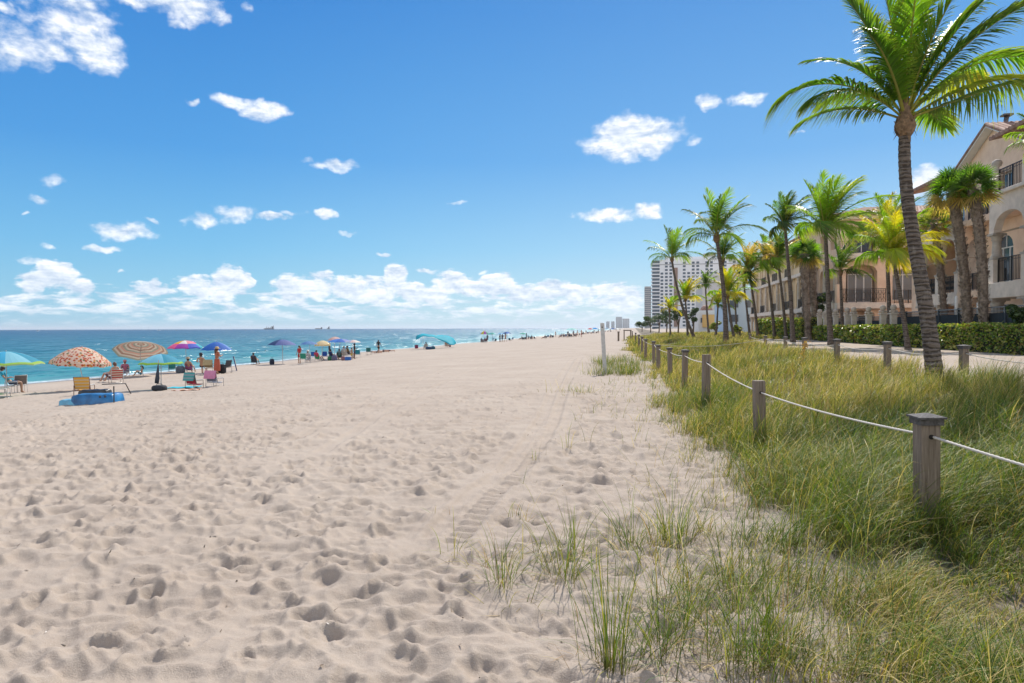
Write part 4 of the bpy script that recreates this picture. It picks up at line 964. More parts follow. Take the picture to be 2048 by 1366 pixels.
def railing(par, pts, z, h=1.05, sp=.13, name='railing', mt=None, lattice=False, posts=True):
    m = MB(); pts = [Vector(q) for q in pts]
    for a, b_ in zip(pts[:-1], pts[1:]):
        L = (b_ - a).length; d = (b_ - a) / L; s_ = Vector((-d.y, d.x, 0)) * .012
        def bar(p0, p1, w_=.012, hh=.02):
            k = Vector((-d.y, d.x, 0)) * w_
            if abs(p1.z - p0.z) < .01: m.add([p0 - k - UP * hh, p1 - k - UP * hh, p1 + k - UP * hh, p0 + k - UP * hh, p0 - k + UP * hh, p1 - k + UP * hh, p1 + k + UP * hh, p0 + k + UP * hh], [(0, 3, 2, 1), (4, 5, 6, 7), (0, 1, 5, 4), (1, 2, 6, 5), (2, 3, 7, 6), (3, 0, 4, 7)])
            else:
                e = d * w_; m.add([p0 - k - e, p0 - k + e, p0 + k + e, p0 + k - e, p1 - k - e, p1 - k + e, p1 + k + e, p1 + k - e], [(0, 3, 2, 1), (4, 5, 6, 7), (0, 1, 5, 4), (1, 2, 6, 5), (2, 3, 7, 6), (3, 0, 4, 7)])
        A = a + UP * z; B = b_ + UP * z
        bar(A + UP * h, B + UP * h, .026, .022); bar(A + UP * (h - .16), B + UP * (h - .16), .012, .012); bar(A + UP * .1, B + UP * .1, .016, .016)
        n = max(2, int(L / sp))
        for i in range(1, n):
            q = A.lerp(B, i / n); bar(q + UP * .11, q + UP * (h - .03), .014)
        np_ = max(1, round(L / 1.3))
        if posts:
            for i in range(np_ + 1): q = A.lerp(B, i / np_); bar(q, q + UP * (h + .03), .026)
        if lattice:
            for i in range(0, n - 1, 2):
                q0 = A.lerp(B, i / n) + UP * .15; q1 = A.lerp(B, min(1, (i + 2) / n)) + UP * (h - .2); bar(q0, q1, .012); 
                q0 = A.lerp(B, min(1, (i + 2) / n)) + UP * .15; q1 = A.lerp(B, i / n) + UP * (h - .2); bar(q0, q1, .012)
    return m.build(name, mt or iron, par)
def column(par, x, y, z0, z1, r=.24, name='column', mt=None):
    h = z1 - z0; m = MB(); m.box(x - r * 1.45, x + r * 1.45, y - r * 1.45, y + r * 1.45, z0, z0 + .12); m.box(x - r * 1.5, x + r * 1.5, y - r * 1.5, y + r * 1.5, z1 - .12, z1)
    m.smooth = True; m.lathe([(r * 1.3, .122), (r * 1.3, .2), (r * 1.02, .28), (r, .4), (r * .88, h - .5), (r * .9, h - .42), (r * 1.15, h - .36), (r, h - .3), (r * 1.15, h - .22), (r * 1.4, h - .122)], (x, y, z0), 14); return m.build(name, mt or stone, par)
def slab(par, x0, x1, y0, y1, z0, z1, name='slab', mt=None, bev=.03):
    m = MB(); m.box(x0, x1, y0, y1, z0, z1); return m.build(name, mt or pale, par, bev)
def ball_finial(par, x, y, z, r=.2):
    m = MB(); m.smooth = True; m.lathe([(r * .9, 0), (r * .9, .08), (r * .45, .14), (r * .4, .2), (r * .8, .28), (r, .42), (r * .85, .56), (r * .4, .64), (.02, .66)], (x, y, z), 12); return m.build('finial', stone, par)
def tiled(par, quads, name='roof', rib=.32, th=.06):
    """roof slopes: each (eave0, eave1, ridge1, ridge0); barrel tiles as ribs up the slope"""
    m = MB()
    for (e0, e1, r1, r0) in quads:
        e0, e1, r1, r0 = map(Vector, (e0, e1, r1, r0)); nrm = (e1 - e0).cross(r0 - e0).normalized()
        if nrm.z < 0: nrm = -nrm
        L = max((e1 - e0).length, (r1 - r0).length); n = max(2, int(L / rib)); rows = 5
        for i in range(n):
            prof = [(0, 0), (.15, .75), (.35, 1), (.65, 1), (.85, .75), (1, 0)] if rib < .6 else [(0, 0), (.3, 1), (.7, 1), (1, 0)]
            vs = []
            for f, hgt in prof:
                a = (i + f) / n; pe = e0.lerp(e1, a); pr_ = r0.lerp(r1, a); vs += [pe + nrm * th * hgt * 1.4, pr_ + nrm * th * hgt * 1.4]
            m.add(vs, [(2 * k, 2 * k + 2, 2 * k + 3, 2 * k + 1) for k in range(len(prof) - 1)] + [tuple(range(0, len(vs), 2))])
        m.add([e0 - nrm * .12, e1 - nrm * .12, r1 - nrm * .12, r0 - nrm * .12, e0, e1, r1, r0], [(0, 3, 2, 1), (4, 5, 6, 7), (0, 1, 5, 4), (1, 2, 6, 5), (2, 3, 7, 6), (3, 0, 4, 7)])
    return m.build(name, tile, par)
AX, AY = Vector((1, 0, 0)), Vector((0, 1, 0))

# --- condominium A: gabled block at the right edge of the picture
A = empty('condominium', (21, 45, 1.0)); A0 = Vector((-21, -45, -1.0))
class Sub:
    """builds in world coordinates, then shifts the piece under its building"""
    def __init__(s, root): s.root = root; s.made = []
def shift_children(root):
    for ch in root.children:
        ch.location = -Vector(root.location)
m = MB()
F2z, F3z, EV = 4.0, 8.5, 12.3
# recessed main wall X=21.6, Y 42.6 .. 50.2, with three storeys of doors
opsA = [(2.0, 3.9, 1.05, 3.1, 0), (1.6, 4.0, F2z + .1, 6.5, .75), (1.7, 3.7, F3z + .1, 10.9, 0)]
facade(m, (21.6, 42.6, 0), AY, AX, 7.6, .6, EV, opsA)
m.add([(21.6, 42.6, EV), (21.6, 50.2, EV), (21.6, 46.4, 13.9)], [(0, 1, 2)])
m.box(21.9, 34, 42.6, 50.2, .5, EV - .01)
m.box(20.9, 34, 54.6, 57, .5, 8.2)
m.box(23.0, 34, 50.23, 54.57, .5, 12.0)       # back wall of the loggia
m.box(22.2, 34, 28, 42.57, .5, 12.3)
m.build('wall', peach, A)
for (s0, s1, za, zb, ri) in opsA: window(A, (21.6, 42.6, 0), AY, AX, s0 + .05, s1 - .05, za, zb, ri, 3 if ri else 2, name='french_door', rows=1)
slab(A, 20.55, 21.57, 42.9, 48.2, F2z - .45, F2z, 'balcony', peach); slab(A, 20.75, 21.57, 43.2, 48.0, F3z - .4, F3z, 'balcony', peach)
railing(A, [(20.65, 48.1, 0), (20.65, 43.0, 0)], F2z); railing(A, [(20.85, 47.9, 0), (20.85, 43.3, 0)], F3z, 1.15)
railing(A, [(20.85, 43.3, 0), (21.5, 43.3, 0)], F3z, 1.15)
# loggia bay with the wide arch, Y 48.4 .. 54.6
m = MB(); facade(m, (20.5, 48.4, 0), AY, AX, 6.2, 6.2, 8.2, [(.45, 2.9, 6.2, 6.75, .85), (3.3, 5.75, 6.2, 6.75, .85)], .4); m.build('arcade', pale, A)
m = MB(); facade(m, (20.5, 48.4, 0), AX, AY, 2.5, 6.2, 8.2, [(.5, 2.1, 6.2, 6.75, .7)], .35); m.build('arcade', peach, A)
slab(A, 20.3, 23, 48.2, 54.8, 8.2, 8.55, 'cornice'); slab(A, 20.35, 23, 48.25, 54.75, 3.25, F2z, 'balcony_slab')
for yy in (48.62, 51.5, 54.38):
    m = MB(); m.box(20.45, 20.95, yy - .25, yy + .25, F2z, 5.2); m.build('pedestal', pale, A); column(A, 20.7, yy, 5.2, 6.2, .2); column(A, 20.75, yy, .9, 3.25, .27)
railing(A, [(20.7, 51.2, 0), (20.7, 48.9, 0)], F2z, 1.1, lattice=True); railing(A, [(20.7, 54.1, 0), (20.7, 51.8, 0)], F2z, 1.1, lattice=True)
railing(A, [(20.5, 54.5, 0), (20.5, 48.5, 0)], 8.55, 1.05)
window(A, (23, 50.3, 0), AY, AX, 1.2, 3.2, F2z + .05, 6.4, 0, 2, dep=-.1, name='french_door'); window(A, (23, 50.3, 0), AY, AX, 1.0, 3.4, 8.6, 10.8, 0, 2, dep=-.1, name='french_door')
# near bay in front, Y 30 .. 42.3, X=19.5
m = MB(); facade(m, (19.5, 28, 0), AY, AX, 14.4, 6.9, 8.9, [(s, s + 3.0, 6.9, 7.1, .85) for s in (.6, 4.1, 7.6, 10.9)], .4); m.build('arcade', pale, A)
slab(A, 19.3, 22.2, 28, 42.5, 8.9, 9.1, 'cornice'); slab(A, 19.3, 22.2, 28, 42.5, 3.3, F2z + .15, 'balcony_slab')
for yy in (31.8, 35.3, 38.8, 42.1):
    m = MB(); m.box(19.45, 20.0, yy - .28, yy + .28, F2z + .15, 5.45); m.build('pedestal', pale, A); column(A, 19.75, yy, 5.45, 6.9, .23); column(A, 19.8, yy, .9, 3.3, .3); m = MB(); m.box(19.45, 20.0, yy - .25, yy + .25, 9.1, 10.35); m.build('pedestal', pale, A)
    ball_finial(A, 19.72, yy, 10.35, .26)
for y0, y1 in ((38.5, 41.8), (35.0, 38.2), (31.5, 34.7)):
    y0 += .6; railing(A, [(19.7, y1, 0), (19.7, y0, 0)], F2z + .15, 1.35, .14); railing(A, [(19.7, y1, 0), (19.7, y0, 0)], 9.1, 1.25, .14)
    window(A, (22.2, y0, 0), AY, AX, .5, 2.3, F2z + .2, 6.6, .5, 2, dep=-.1, name='french_door')
# gable roof running inland over the main wall
ov = .55; Zs = EV - .12
tiled(A, [((21.0, 50.2 + ov, Zs - .05), (36, 50.2 + ov, Zs - .05), (36, 46.4, 14.15), (21.0, 46.4, 14.15)), ((21.0, 42.6 - ov, Zs - .05), (36, 42.6 - ov, Zs - .05), (36, 46.4, 14.15), (21.0, 46.4, 14.15)),
          ((19.2, 28, 12.1), (19.2, 41.9, 12.1), (24, 41.9, 13.2), (24, 28, 13.2))])
m = MB()
for sg in (-1, 1):
    a = Vector((21.08, 46.4 + sg * 4.35, Zs - .30)); b_ = Vector((21.08, 46.4, 13.92)); k = Vector((0, 0, .2)); w_ = Vector((.5, 0, 0)); m.add([a, b_, b_ + k, a + k, a + w_, b_ + w_, b_ + k + w_, a + k + w_], [(0, 1, 2, 3), (4, 7, 6, 5), (0, 4, 5, 1), (0, 3, 7, 4)])
m.build('fascia', white, A)
q = at(2008, 262, 41.5); m = MB(); m.smooth = True; m.tube([q, q + Vector((.15, 0, .9))], .13, 10); m.smooth = False; m.box(q.x - .12, q.x + .42, q.y - .25, q.y + .25, q.z + .9, q.z + 1.0); m.build('flue', mat('flue_metal', (.10, .09, .09), .5, .3), A)
tiled(A, [((20.3, 50.3, 11.9), (20.3, 57.2, 11.9), (26, 57.2, 13.0), (26, 50.3, 13.0))], 'roof', .34)
shift_children(A); tag(A, 'peach three-storey condominium with tiled gable and arched loggias, the one cut by the right edge', 'building', 'condominiums behind the hedge')

# --- condominium B: frontal peach wall with iron balconies
B = empty('condominium', (22, 68, 1.0)); m = MB(); xL = 18.8
alc = [(.5, 3.2, F2z + .05, 6.9, .65), (.7, 3.0, F3z + .1, 11.0, 0), (.6, 3.0, 1.1, 2.9, .4), (4.5, 6.5, F2z + .2, 6.6, .45), (4.2, 6.6, 1.1, 2.7, .5)]
facade(m, (xL, 68, 0), AX, AY, 8.6, .6, 12.2, alc, .9)
facade(m, (xL, 68, 0), AY, AX, 13, .6, 12.2, [(1.0, 3.6, F2z + .1, 6.7, .8), (4.6, 7.2, F2z + .1, 6.7, .8), (8.4, 11, F2z + .1, 6.7, .8), (1.2, 3.2, 9.2, 11, 0), (4.9, 6.9, 9.2, 11, 0), (8.7, 10.7, 9.2, 11, 0), (1.0, 3.6, 1.2, 2.8, .5), (4.6, 7.2, 1.2, 2.8, .5), (8.4, 11, 1.2, 2.8, .5)], .6)
m.box(20.6, 36, 69.2, 81, .5, 12.1); m.box(27.4, 36, 66, 69.1, .5, 12.1); m.build('wall', peach, B)
window(B, (xL, 68, 0), AX, AY, .8, 2.9, F2z + .05, 6.7, 0, 3, dep=.5, name='french_door'); window(B, (xL, 68, 0), AX, AY, 1.0, 2.8, F3z + .1, 10.9, 0, 2, dep=.3, name='french_door')
window(B, (xL, 68, 0), AX, AY, 4.6, 6.4, F2z + .2, 6.6, .4, 2, dep=.4, name='french_door'); window(B, (xL, 68, 0), AX, AY, .8, 2.8, 1.1, 2.9, 0, 2, dep=.8, gl=dglass); window(B, (xL, 68, 0), AX, AY, 4.4, 6.4, 1.1, 2.7, 0, 2, dep=.8, gl=dglass)
for s in (1.0, 4.6, 8.4): window(B, (xL, 68, 0), AY, AX, s + .2, s + 2.4, F2z + .1, 6.6, 0, 2, dep=.55, gl=dglass); window(B, (xL, 68, 0), AY, AX, s + .3, s + 2.1, 9.2, 11, 0, 2, dep=.3, gl=dglass); window(B, (xL, 68, 0), AY, AX, s + .1, s + 2.5, 1.2, 2.8, 0, 2, dep=.5, gl=dglass)
slab(B, 18.3, 22.6, 67.1, 67.97, 3.45, 4.0, 'balcony_slab'); slab(B, 18.4, 22.3, 67.2, 67.97, 8.05, 8.5, 'balcony_slab'); slab(B, 18.2, 18.77, 68.1, 81, 3.45, 4.0, 'balcony_slab'); slab(B, 22.8, 27.3, 67.4, 67.97, 3.5, 3.9, 'balcony_slab')
railing(B, [(22.45, 67.2, 0), (18.75, 67.2, 0)], 4.0, 1.25, .15, lattice=True); railing(B, [(22.2, 67.3, 0), (18.5, 67.3, 0)], 8.5, 1.15, .15); railing(B, [(26.8, 67.5, 0), (23.3, 67.5, 0)], 3.9, 1.2, .15)
railing(B, [(18.3, 80.8, 0), (18.3, 68.2, 0)], 4.0, 1.15, .17)
m = MB(); m.box(18.25, 18.75, 67.05, 67.6, 4.003, 5.7); m.build('pedestal', peach, B)
for yy in (68.4, 72, 75.8, 79.8): column(B, 18.5, yy, 4.0, 8.0, .22); column(B, 18.5, yy, .9, 3.45, .24)
tiled(B, [((17.9, 67.3, 12.1), (30, 67.3, 12.1), (30, 72, 13.4), (22, 72, 13.4)), ((17.9, 81.5, 12.1), (17.9, 67.3, 12.1), (22, 72, 13.4), (22, 81.5, 13.4))], 'roof', .4)
slab(B, 18.3, 27.5, 67.55, 67.97, 11.7, 12.0, 'cornice'); shift_children(B)
tag(B, 'peach condominium whose flat front wall carries two iron balconies, between the palms', 'building', 'condominiums behind the hedge')

# --- condominium C: long cream block farther along
Cc = empty('condominium', (21, 100, 1.0)); m = MB(); ops = []
for i in range(9):
    s = 1.2 + i * 4.2; ops += [(s, s + 2.8, F2z + .1, 6.6, .9), (s, s + 1.1, 9.2, 11.2, 0), (s + 1.6, s + 2.7, 9.2, 11.2, 0), (s, s + 2.8, 1.2, 2.8, .6)]
facade(m, (20, 83, 0), AY, AX, 39, .6, 12.6, ops, .6); facade(m, (20, 83, 0), AX, AY, 14, .6, 12.6, [(1.5, 3.5, F2z, 6.5, .5), (1.5, 3.5, 9.2, 11.2, 0)], .5); m.box(21.6, 34, 84.2, 122, .5, 12.5); m.build('wall', cream, Cc)
for (a, b_, za, zb, ri) in ops: window(Cc, (20, 83, 0), AY, AX, a + .1, b_ - .1, za, zb, 0, 2, dep=.45, gl=dglass)
slab(Cc, 19.3, 19.97, 83, 122, 3.5, 4.0, 'balcony_slab'); slab(Cc, 19.5, 19.97, 83, 122, 7.9, 8.3, 'balcony_slab'); slab(Cc, 19.4, 19.97, 83, 122, 12.1, 12.5, 'cornice')
for i in range(10): column(Cc, 19.6, 83.7 + i * 4.2, 4.0, 7.9, .2); column(Cc, 19.6, 83.7 + i * 4.2, .9, 3.5, .22)
for i in range(9):
    if i % 2 == 0: railing(Cc, [(19.45, 87.4 + i * 4.2, 0), (19.45, 84.2 + i * 4.2, 0)], 4.0, 1.1, .2); railing(Cc, [(19.6, 87.4 + i * 4.2, 0), (19.6, 84.2 + i * 4.2, 0)], 8.3, 1.1, .2)
tiled(Cc, [((19.1, 123, 12.5), (19.1, 82.2, 12.5), (24, 86, 14.2), (24, 119, 14.2)), ((19.1, 82.2, 12.5), (35, 82.2, 12.5), (30, 86, 14.2), (24, 86, 14.2))], 'roof', .6); shift_children(Cc)
tag(Cc, 'long cream condominium with rows of arches and small windows, farthest of the three', 'building', 'condominiums behind the hedge')

# --- distant blocks
def far_block(name, label, x0, x1, y0, y1, z1, wallm, floors, colsn, ww, wh, cat='building', skip=None, extra=None, z0=.6, side=0, group='tall blocks along the shore'):
    root = empty(name, (x0, y0, z0)); m = MB(); m.box(0, x1 - x0, 0, y1 - y0, -.5, z1 - z0); m.build('wall', wallm, root)
    fh = (z1 - z0 - 3) / floors; W_ = x1 - x0; rest = MB(); k = 0; me = None
    cells = [(j, i) for j in range(floors) for i in range(colsn) if not (skip and skip(j, i))]
    for (j, i) in sorted(cells, key=lambda c_: (abs(c_[1] - colsn / 2), -c_[0])):
        cx = W_ * (i + .5) / colsn; z = 2.2 + j * fh
        if k < 100:
            if me is None:
                q = MB(); q.box(-ww / 2, ww / 2, -.12, .05, 0, wh); me = q.build('window', hglass, root); o = me; me = o.data
            else: o = link('window', me, root, []) 
            o.location = (cx, 0, z); k += 1
        else: rest.box(cx - ww / 2, cx + ww / 2, -.12, .05, z, z + wh)
    if rest.v: o = rest.build('window_rows', hglass, root); tag(o, kind='stuff')
    if side:
        q = MB()
        for j in range(floors):
            for i in range(side): yy = (y1 - y0) * (i + .5) / side; q.box(-.12, .05, yy - 1.5, yy + 1.5, 2.2 + j * fh, 2.2 + j * fh + wh)
        o = q.build('side_window_rows', hglass, root); tag(o, kind='stuff')
    if extra: extra(root, W_, z1 - z0, fh)
    tag(root, label, cat, group); return root
hw = mat('hotel_white', (.80, .81, .83), .8, .05, .1); hg = mat('tower_grey', (.40, .40, .40), .85, .1, .2); brn = mat('stair_brown', (.30, .20, .16), .8, .1)
def hotel_extra(root, W_, h, fh):
    m = MB(); m.box(12, 15, -.6, .3, 2, h - 7); m.build('stair_strip', brn, root)
    m = MB(); m.box(5, W_ - 4, 4, 14, h, h + 2.5); m.build('penthouse', hw, root); m = MB(); m.box(W_ * .55, W_ * .7, 3.7, 9, h + 2.51, h + 5); m.build('roof_plant', hg, root)
    m = MB(); m.box(0, W_, -.25, -.02, h - 4.5, h - 3.9); m.build('cornice', hg, root)
    for j in range(19): m = MB(); m.box(-7, -.02, -.8, 10, 2 + j * fh, 2.9 + j * fh); m.build('balcony', hw, root)
    m = MB(); m.box(-6.2, -.03, 0, 10, 0, h - .5); m.build('balcony_core', hglass, root)
far_block('high_rise', 'large white slab high-rise with rows of paired windows above the palms', 21, 88, 600, 618, 60, hw, 19, 18, 2.3, 1.7, skip=lambda j, i: i in (3, 4) or (j > 15 and i % 3 == 0) or (8 < i < 11 and j < 12), extra=hotel_extra)
far_block('high_rise', 'slim grey tower beyond the left end of the white high-rise', 14, 23, 1000, 1030, 61, hg, 20, 5, 1.1, 1.4, side=6)
far_block('rounded_building', 'plain pale grey building below the white high-rise', 16, 26, 170, 188, 14.5, mat('pale_grey_render', (.55, .54, .53), .85, .08), 3, 3, 1.2, .9, skip=lambda j, i: i < 2)
def awn(root, W_, h, fh):
    m = MB(); m.box(.8, W_ - .6, -.5, -.1, 1.2, h - .9); m.build('orange_front', mat('orange_render', (.68, .42, .15), .8, .1), root); m = MB(); m.smooth = True
    m.ball((1.8, 1.2, h), 1.3, 1.2, 1.2, 14, 8); m.build('clay_dome', tile, root)
far_block('low_building', 'low white building with orange front and small clay dome', 13.3, 19.5, 150, 160, 5.4, mat('white_render', (.66, .65, .62), .8, .08), 1, 4, .6, 1., extra=awn)
far_block('blue_building', 'pale blue flat-roofed building beside the cream condominium', 16.2, 22.5, 130, 146, 8.8, mat('pale_blue_render', (.42, .55, .68), .85, .06), 2, 2, 1.6, 1.3)
for (x0, x1, h, yy, lb) in [(-262, -232, 62, 6400, 'small hazy blue tower, first of the far skyline from the sea side'), (-216, -186, 62, 6420, 'short hazy block left of the widest far skyline block'), (-176, -118, 105, 6500, 'tallest and widest hazy block of the far skyline'), (-114, -50, 88, 6480, 'long hazy block stepped down from the tallest far block')]:
    far_block('skyline_tower', lb, x0, x1, yy, yy + 40, h, hg, 14, 4, 5, 3, group='blocks of the hazy far skyline')

# ------------------------------------------------------------------ garden edge: black fence, stone gate pillars, pipes
def metal_fence(label, x, y0, y1, ztop):
    root = empty('metal_fence', (x, y0, H(x, y0))); h = ztop - root.location.z; L = y1 - y0; m = MB()
    n = int(L / .13)
    for i in range(n): yy = i * .13; m.box(-.009, .009, yy - .009, yy + .009, .05, h - .04)
    m.build('pickets', dkfence, root); m = MB(); m.box(-.025, .025, 0, L, h - .04, h + .01); m.box(-.02, .02, 0, L, h - .22, h - .19); m.box(-.02, .02, 0, L, .1, .14); m.build('rails', mat('fence_top_rail', (.16, .18, .20), .4, .1), root)
    for i in range(int(L / 2.4) + 1): m = MB(); m.box(-.04, .04, i * 2.4 - .04, i * 2.4 + .04, -.2, h + .05); m.build('fence_post', dkfence, root)
    m = MB(); m.box(.07, .09, 0, L, .1, h - .3); m.build('screen', mat('fence_screen', (.03, .045, .06), .8, .2), root)
    tag(root, label, 'fence', 'fences behind the hedge')
metal_fence('black metal picket fence behind the low hedge, right of the stone pillars', 17.3, 24, 52, 2.72)
metal_fence('black metal fence stretch behind the eight stone pillars', 18.0, 52.6, 66.2, 2.55)
metal_fence('dark fence stretch behind the tall hedge blocks', 18.2, 66.8, 92, 2.7)
for i, (px, pyt, d) in enumerate([(1639.6, 618, 58), (1651.6, 620, 57), (1671.5, 617, 54), (1694.5, 615, 51), (1707.7, 614, 50), (1737.4, 613, 47), (1766, 610, 44.5), (1787, 609, 43)]):
    tp = at(px, pyt, d); zb = H(tp.x, tp.y); h = tp.z - zb; root = empty('stone_pillar', (tp.x, tp.y, zb)); m = MB(); m.box(-.17, .17, -.17, .17, -.2, h - .62); m.build('shaft', stone, root, .015)
    m = MB(); m.box(-.23, .23, -.23, .23, h - .617, h - .52); m.smooth = True; m.lathe([(.12, -.517), (.09, -.46), (.13, -.42), (.14, -.38)], (0, 0, h), 12)
    m.smooth = False
    for sg in (-1, 1): m.ball((.17 * sg, 0, h - .42), .1, .08, .08, 8, 6)
    m.smooth = True; m.ball((0, 0, h - .19), .2, .12, .19, 12, 8); m.build('finial', stone, root)
    tag(root, '%s stone pillar with scrolled round finial, counted from the far end of the row' % ORD[i], 'pillar', 'stone pillars behind the hedge')
for i, (px, pyt, lb) in enumerate([(1913, 592, 'white round-topped pipe standing left of the booted palm trunks'), (1957, 604, 'white round-topped pipe standing between the booted palm trunks')]):
    tp = at(px, pyt, 40); zb = H(tp.x, tp.y); m = MB(); m.smooth = True; m.lathe([(.09, -.2), (.09, tp.z - zb - .08), (.07, tp.z - zb - .02), (.02, tp.z - zb)], (0, 0, 0), 12); o = m.build('standpipe', white); o.location = (tp.x, tp.y, zb); tag(o, lb, 'pipe')
# ================================================================== BEACH THINGS
cloth, t, out = newmat('umbrella_cloth'); at_ = t.n('ShaderNodeAttribute', attribute_name='Col'); df = t.n('ShaderNodeBsdfPrincipled'); tr = t.n('ShaderNodeBsdfTranslucent')
df.inputs['Roughness'].default_value = .75; t.l.new(at_.outputs['Color'], df.inputs['Base Color']); t.l.new(at_.outputs['Color'], tr.inputs[0]); mx_ = t.n('ShaderNodeMixShader'); mx_.inputs[0].default_value = .38
t.l.new(df.outputs[0], mx_.inputs[1]); t.l.new(tr.outputs[0], mx_.inputs[2]); t.l.new(mx_.outputs[0], out.inputs[0])
cloth2 = cloth.copy(); [setattr(n.inputs[0], 'default_value', .3) for n in cloth2.node_tree.nodes if n.bl_idname == 'ShaderNodeMixShader']
floral, t, out = newmat('floral_cloth'); ob = t.n('ShaderNodeTexCoord').outputs['Object']; vo = t.n('ShaderNodeTexVoronoi'); t.put(vo.inputs['Vector'], ob); vo.inputs['Scale'].default_value = 8.5
msk = t.mr(t.m('ADD', vo.outputs['Distance'], t.m('MULTIPLY', t.noise(ob, 24, 2), .3)), .56, .68); fc = t.ramp(t.n('ShaderNodeSeparateColor').outputs[0], [(0, (.5, .08, .03))])
sc_ = [n for n in floral.node_tree.nodes if n.bl_idname == 'ShaderNodeSeparateColor'][0]; t.l.new(vo.outputs['Color'], sc_.inputs[0])
fr_ = [n for n in floral.node_tree.nodes if n.bl_idname == 'ShaderNodeValToRGB'][0]; cr = fr_.color_ramp; cr.interpolation = 'CONSTANT'; cr.elements[0].color = (.5, .09, .03, 1)
for p_, c_ in ((.3, (.62, .26, .06, 1)), (.55, (.12, .16, .07, 1)), (.75, (.42, .05, .04, 1))): e = cr.elements.new(p_); e.color = c_
c = t.mix(msk, fc, (.72, .55, .44)); df = t.n('ShaderNodeBsdfPrincipled'); df.inputs['Roughness'].default_value = .8; t.put(df.inputs['Base Color'], c); tr = t.n('ShaderNodeBsdfTranslucent'); t.put(tr.inputs[0], c); mx_ = t.n('ShaderNodeMixShader'); mx_.inputs[0].default_value = .38
t.l.new(df.outputs[0], mx_.inputs[1]); t.l.new(tr.outputs[0], mx_.inputs[2]); t.l.new(mx_.outputs[0], out.inputs[0])
alu = mat('aluminium_tube', (.45, .45, .46), .4, .1, metal=.6); dkm = mat('dark_tube', (.04, .04, .045), .5, .1); whm = mat('white_tube', (.7, .7, .68), .5, .05)
TEAL, LBL, GRN_, NAVY, BLU, WHT = (.02, .28, .42), (.22, .55, .68), (.30, .52, .06), (.015, .05, .17), (.02, .13, .50), (.75, .74, .7)

def umbrella(label, base, apexpx, hw, bot, colf, tilt=0., tdir=0., panels=8, rim=None, mt=None, val=0., pole=None, group='beach umbrellas', drop=None):
    """base: ground pixel of the pole; apexpx: pixel of the tip; hw: half width in pixels; bot: pixel row of the rim"""
    b_ = G(*base); d = -(CAMR.transposed() @ (b_ - Vector((0, 0, EYE)))).z; k = d / F_PX
    ap = at(apexpx[0], apexpx[1], d); Rr = hw * k; dr = (drop if drop is not None else max(.18, (bot - apexpx[1]) * k - Rr * .05))
    root = empty('beach_umbrella', b_); A_ = ap - b_
    ax = Matrix.Rotation(R(tilt), 3, Vector((math.cos(tdir), math.sin(tdir), 0))) if tilt else Matrix.Identity(3)
    VV, FF, CC = [], [], []; J = 14; S_ = 4
    for i in range(panels):
        for j in range(J):
            for s in range(S_):
                q = []
                for (jj_, ss) in ((j, s), (j, s + 1), (j + 1, s + 1), (j + 1, s)):
                    f = jj_ / J; u = ss / S_; a = 2 * math.pi * (i + u) / panels; sc_i = 1 - .055 * f * math.sin(math.pi * u)
                    r_ = Rr * f * sc_i; z = -dr * (f ** 1.75) + .05 * Rr * f * math.sin(math.pi * u) * .6
                    q.append(Vector((math.cos(a) * r_, math.sin(a) * r_, z)))
                b0 = len(VV); VV += [tuple(ax @ v) for v in q]; FF.append([b0, b0 + 1, b0 + 2, b0 + 3]); CC += [colf(i, j, s)] * 4
        if val:
            for s in range(S_):
                q = []
                for ss in (s, s + 1):
                    u = ss / S_; a = 2 * math.pi * (i + u) / panels; r_ = Rr * (1 - .055 * math.sin(math.pi * u)); z = -dr + .03 * Rr * math.sin(math.pi * u)
                    q += [Vector((math.cos(a) * r_, math.sin(a) * r_, z)), Vector((math.cos(a) * r_ * 1.01, math.sin(a) * r_ * 1.01, z - val * (1 if s % 2 else .85)))]
                b0 = len(VV); VV += [tuple(ax @ q[w_]) for w_ in (0, 2, 3, 1)]; FF.append([b0, b0 + 1, b0 + 2, b0 + 3]); CC += [rim or colf(i, J - 1, s)] * 4
    me = np_mesh('canopy', np.array(VV) + np.array(A_), FF, np.array(CC), smooth=False); link('canopy', me, root, mt or cloth)
    m = MB(); joint = A_ + ax @ Vector((0, 0, -dr - .25 * Rr)) 
    m.tube([(0, 0, -.3), joint, A_ + ax @ Vector((0, 0, .02))] if tilt else [(0, 0, -.3), A_ + Vector((0, 0, .03))], .018 if d < 60 else .03, 6); m.ball(A_ + ax @ Vector((0, 0, .03)), .03, n=6, k=4); m.build('pole', pole or alu, root)
    if d < 60:
        m = MB()
        for i in range(panels):
            a = 2 * math.pi * i / panels; m.tube([A_ + ax @ Vector((0, 0, -dr * .95)), A_ + ax @ Vector((math.cos(a) * Rr * .6, math.sin(a) * Rr * .6, -dr * .42 - .01))], .005, 4)
        m.build('ribs', dkm, root)
    tag(root, label, 'umbrella', group); return root
alt = lambda *cs: (lambda i, j, s: cs[i % len(cs)])
rimmed = lambda rimc, *cs: (lambda i, j, s: rimc if j >= 13 else cs[i % len(cs)])
umbrella('teal umbrella with green rim cut by the left picture edge, seated person below', (14, 792), (12, 703), 64, 731, rimmed(GRN_, TEAL, LBL, (.04, .38, .62), LBL), val=.06, rim=(.5, .62, .25))
umbrella('floral orange and white umbrella with fringed edge above the yellow chair', (173, 779), (164, 694), 53, 727, alt(WHT), mt=floral, val=.16, tilt=5, tdir=R(100))
stripe = lambda i, j, s: ((.50, .42, .33), (.32, .20, .15), (.52, .46, .38), (.28, .30, .24), (.50, .28, .22))[j % 5]
umbrella('brown striped umbrella tilted so its shaded underside shows', (288, 752), (282, 688), 50, 716, stripe, tilt=-24, tdir=R(30), drop=.55, mt=cloth2)
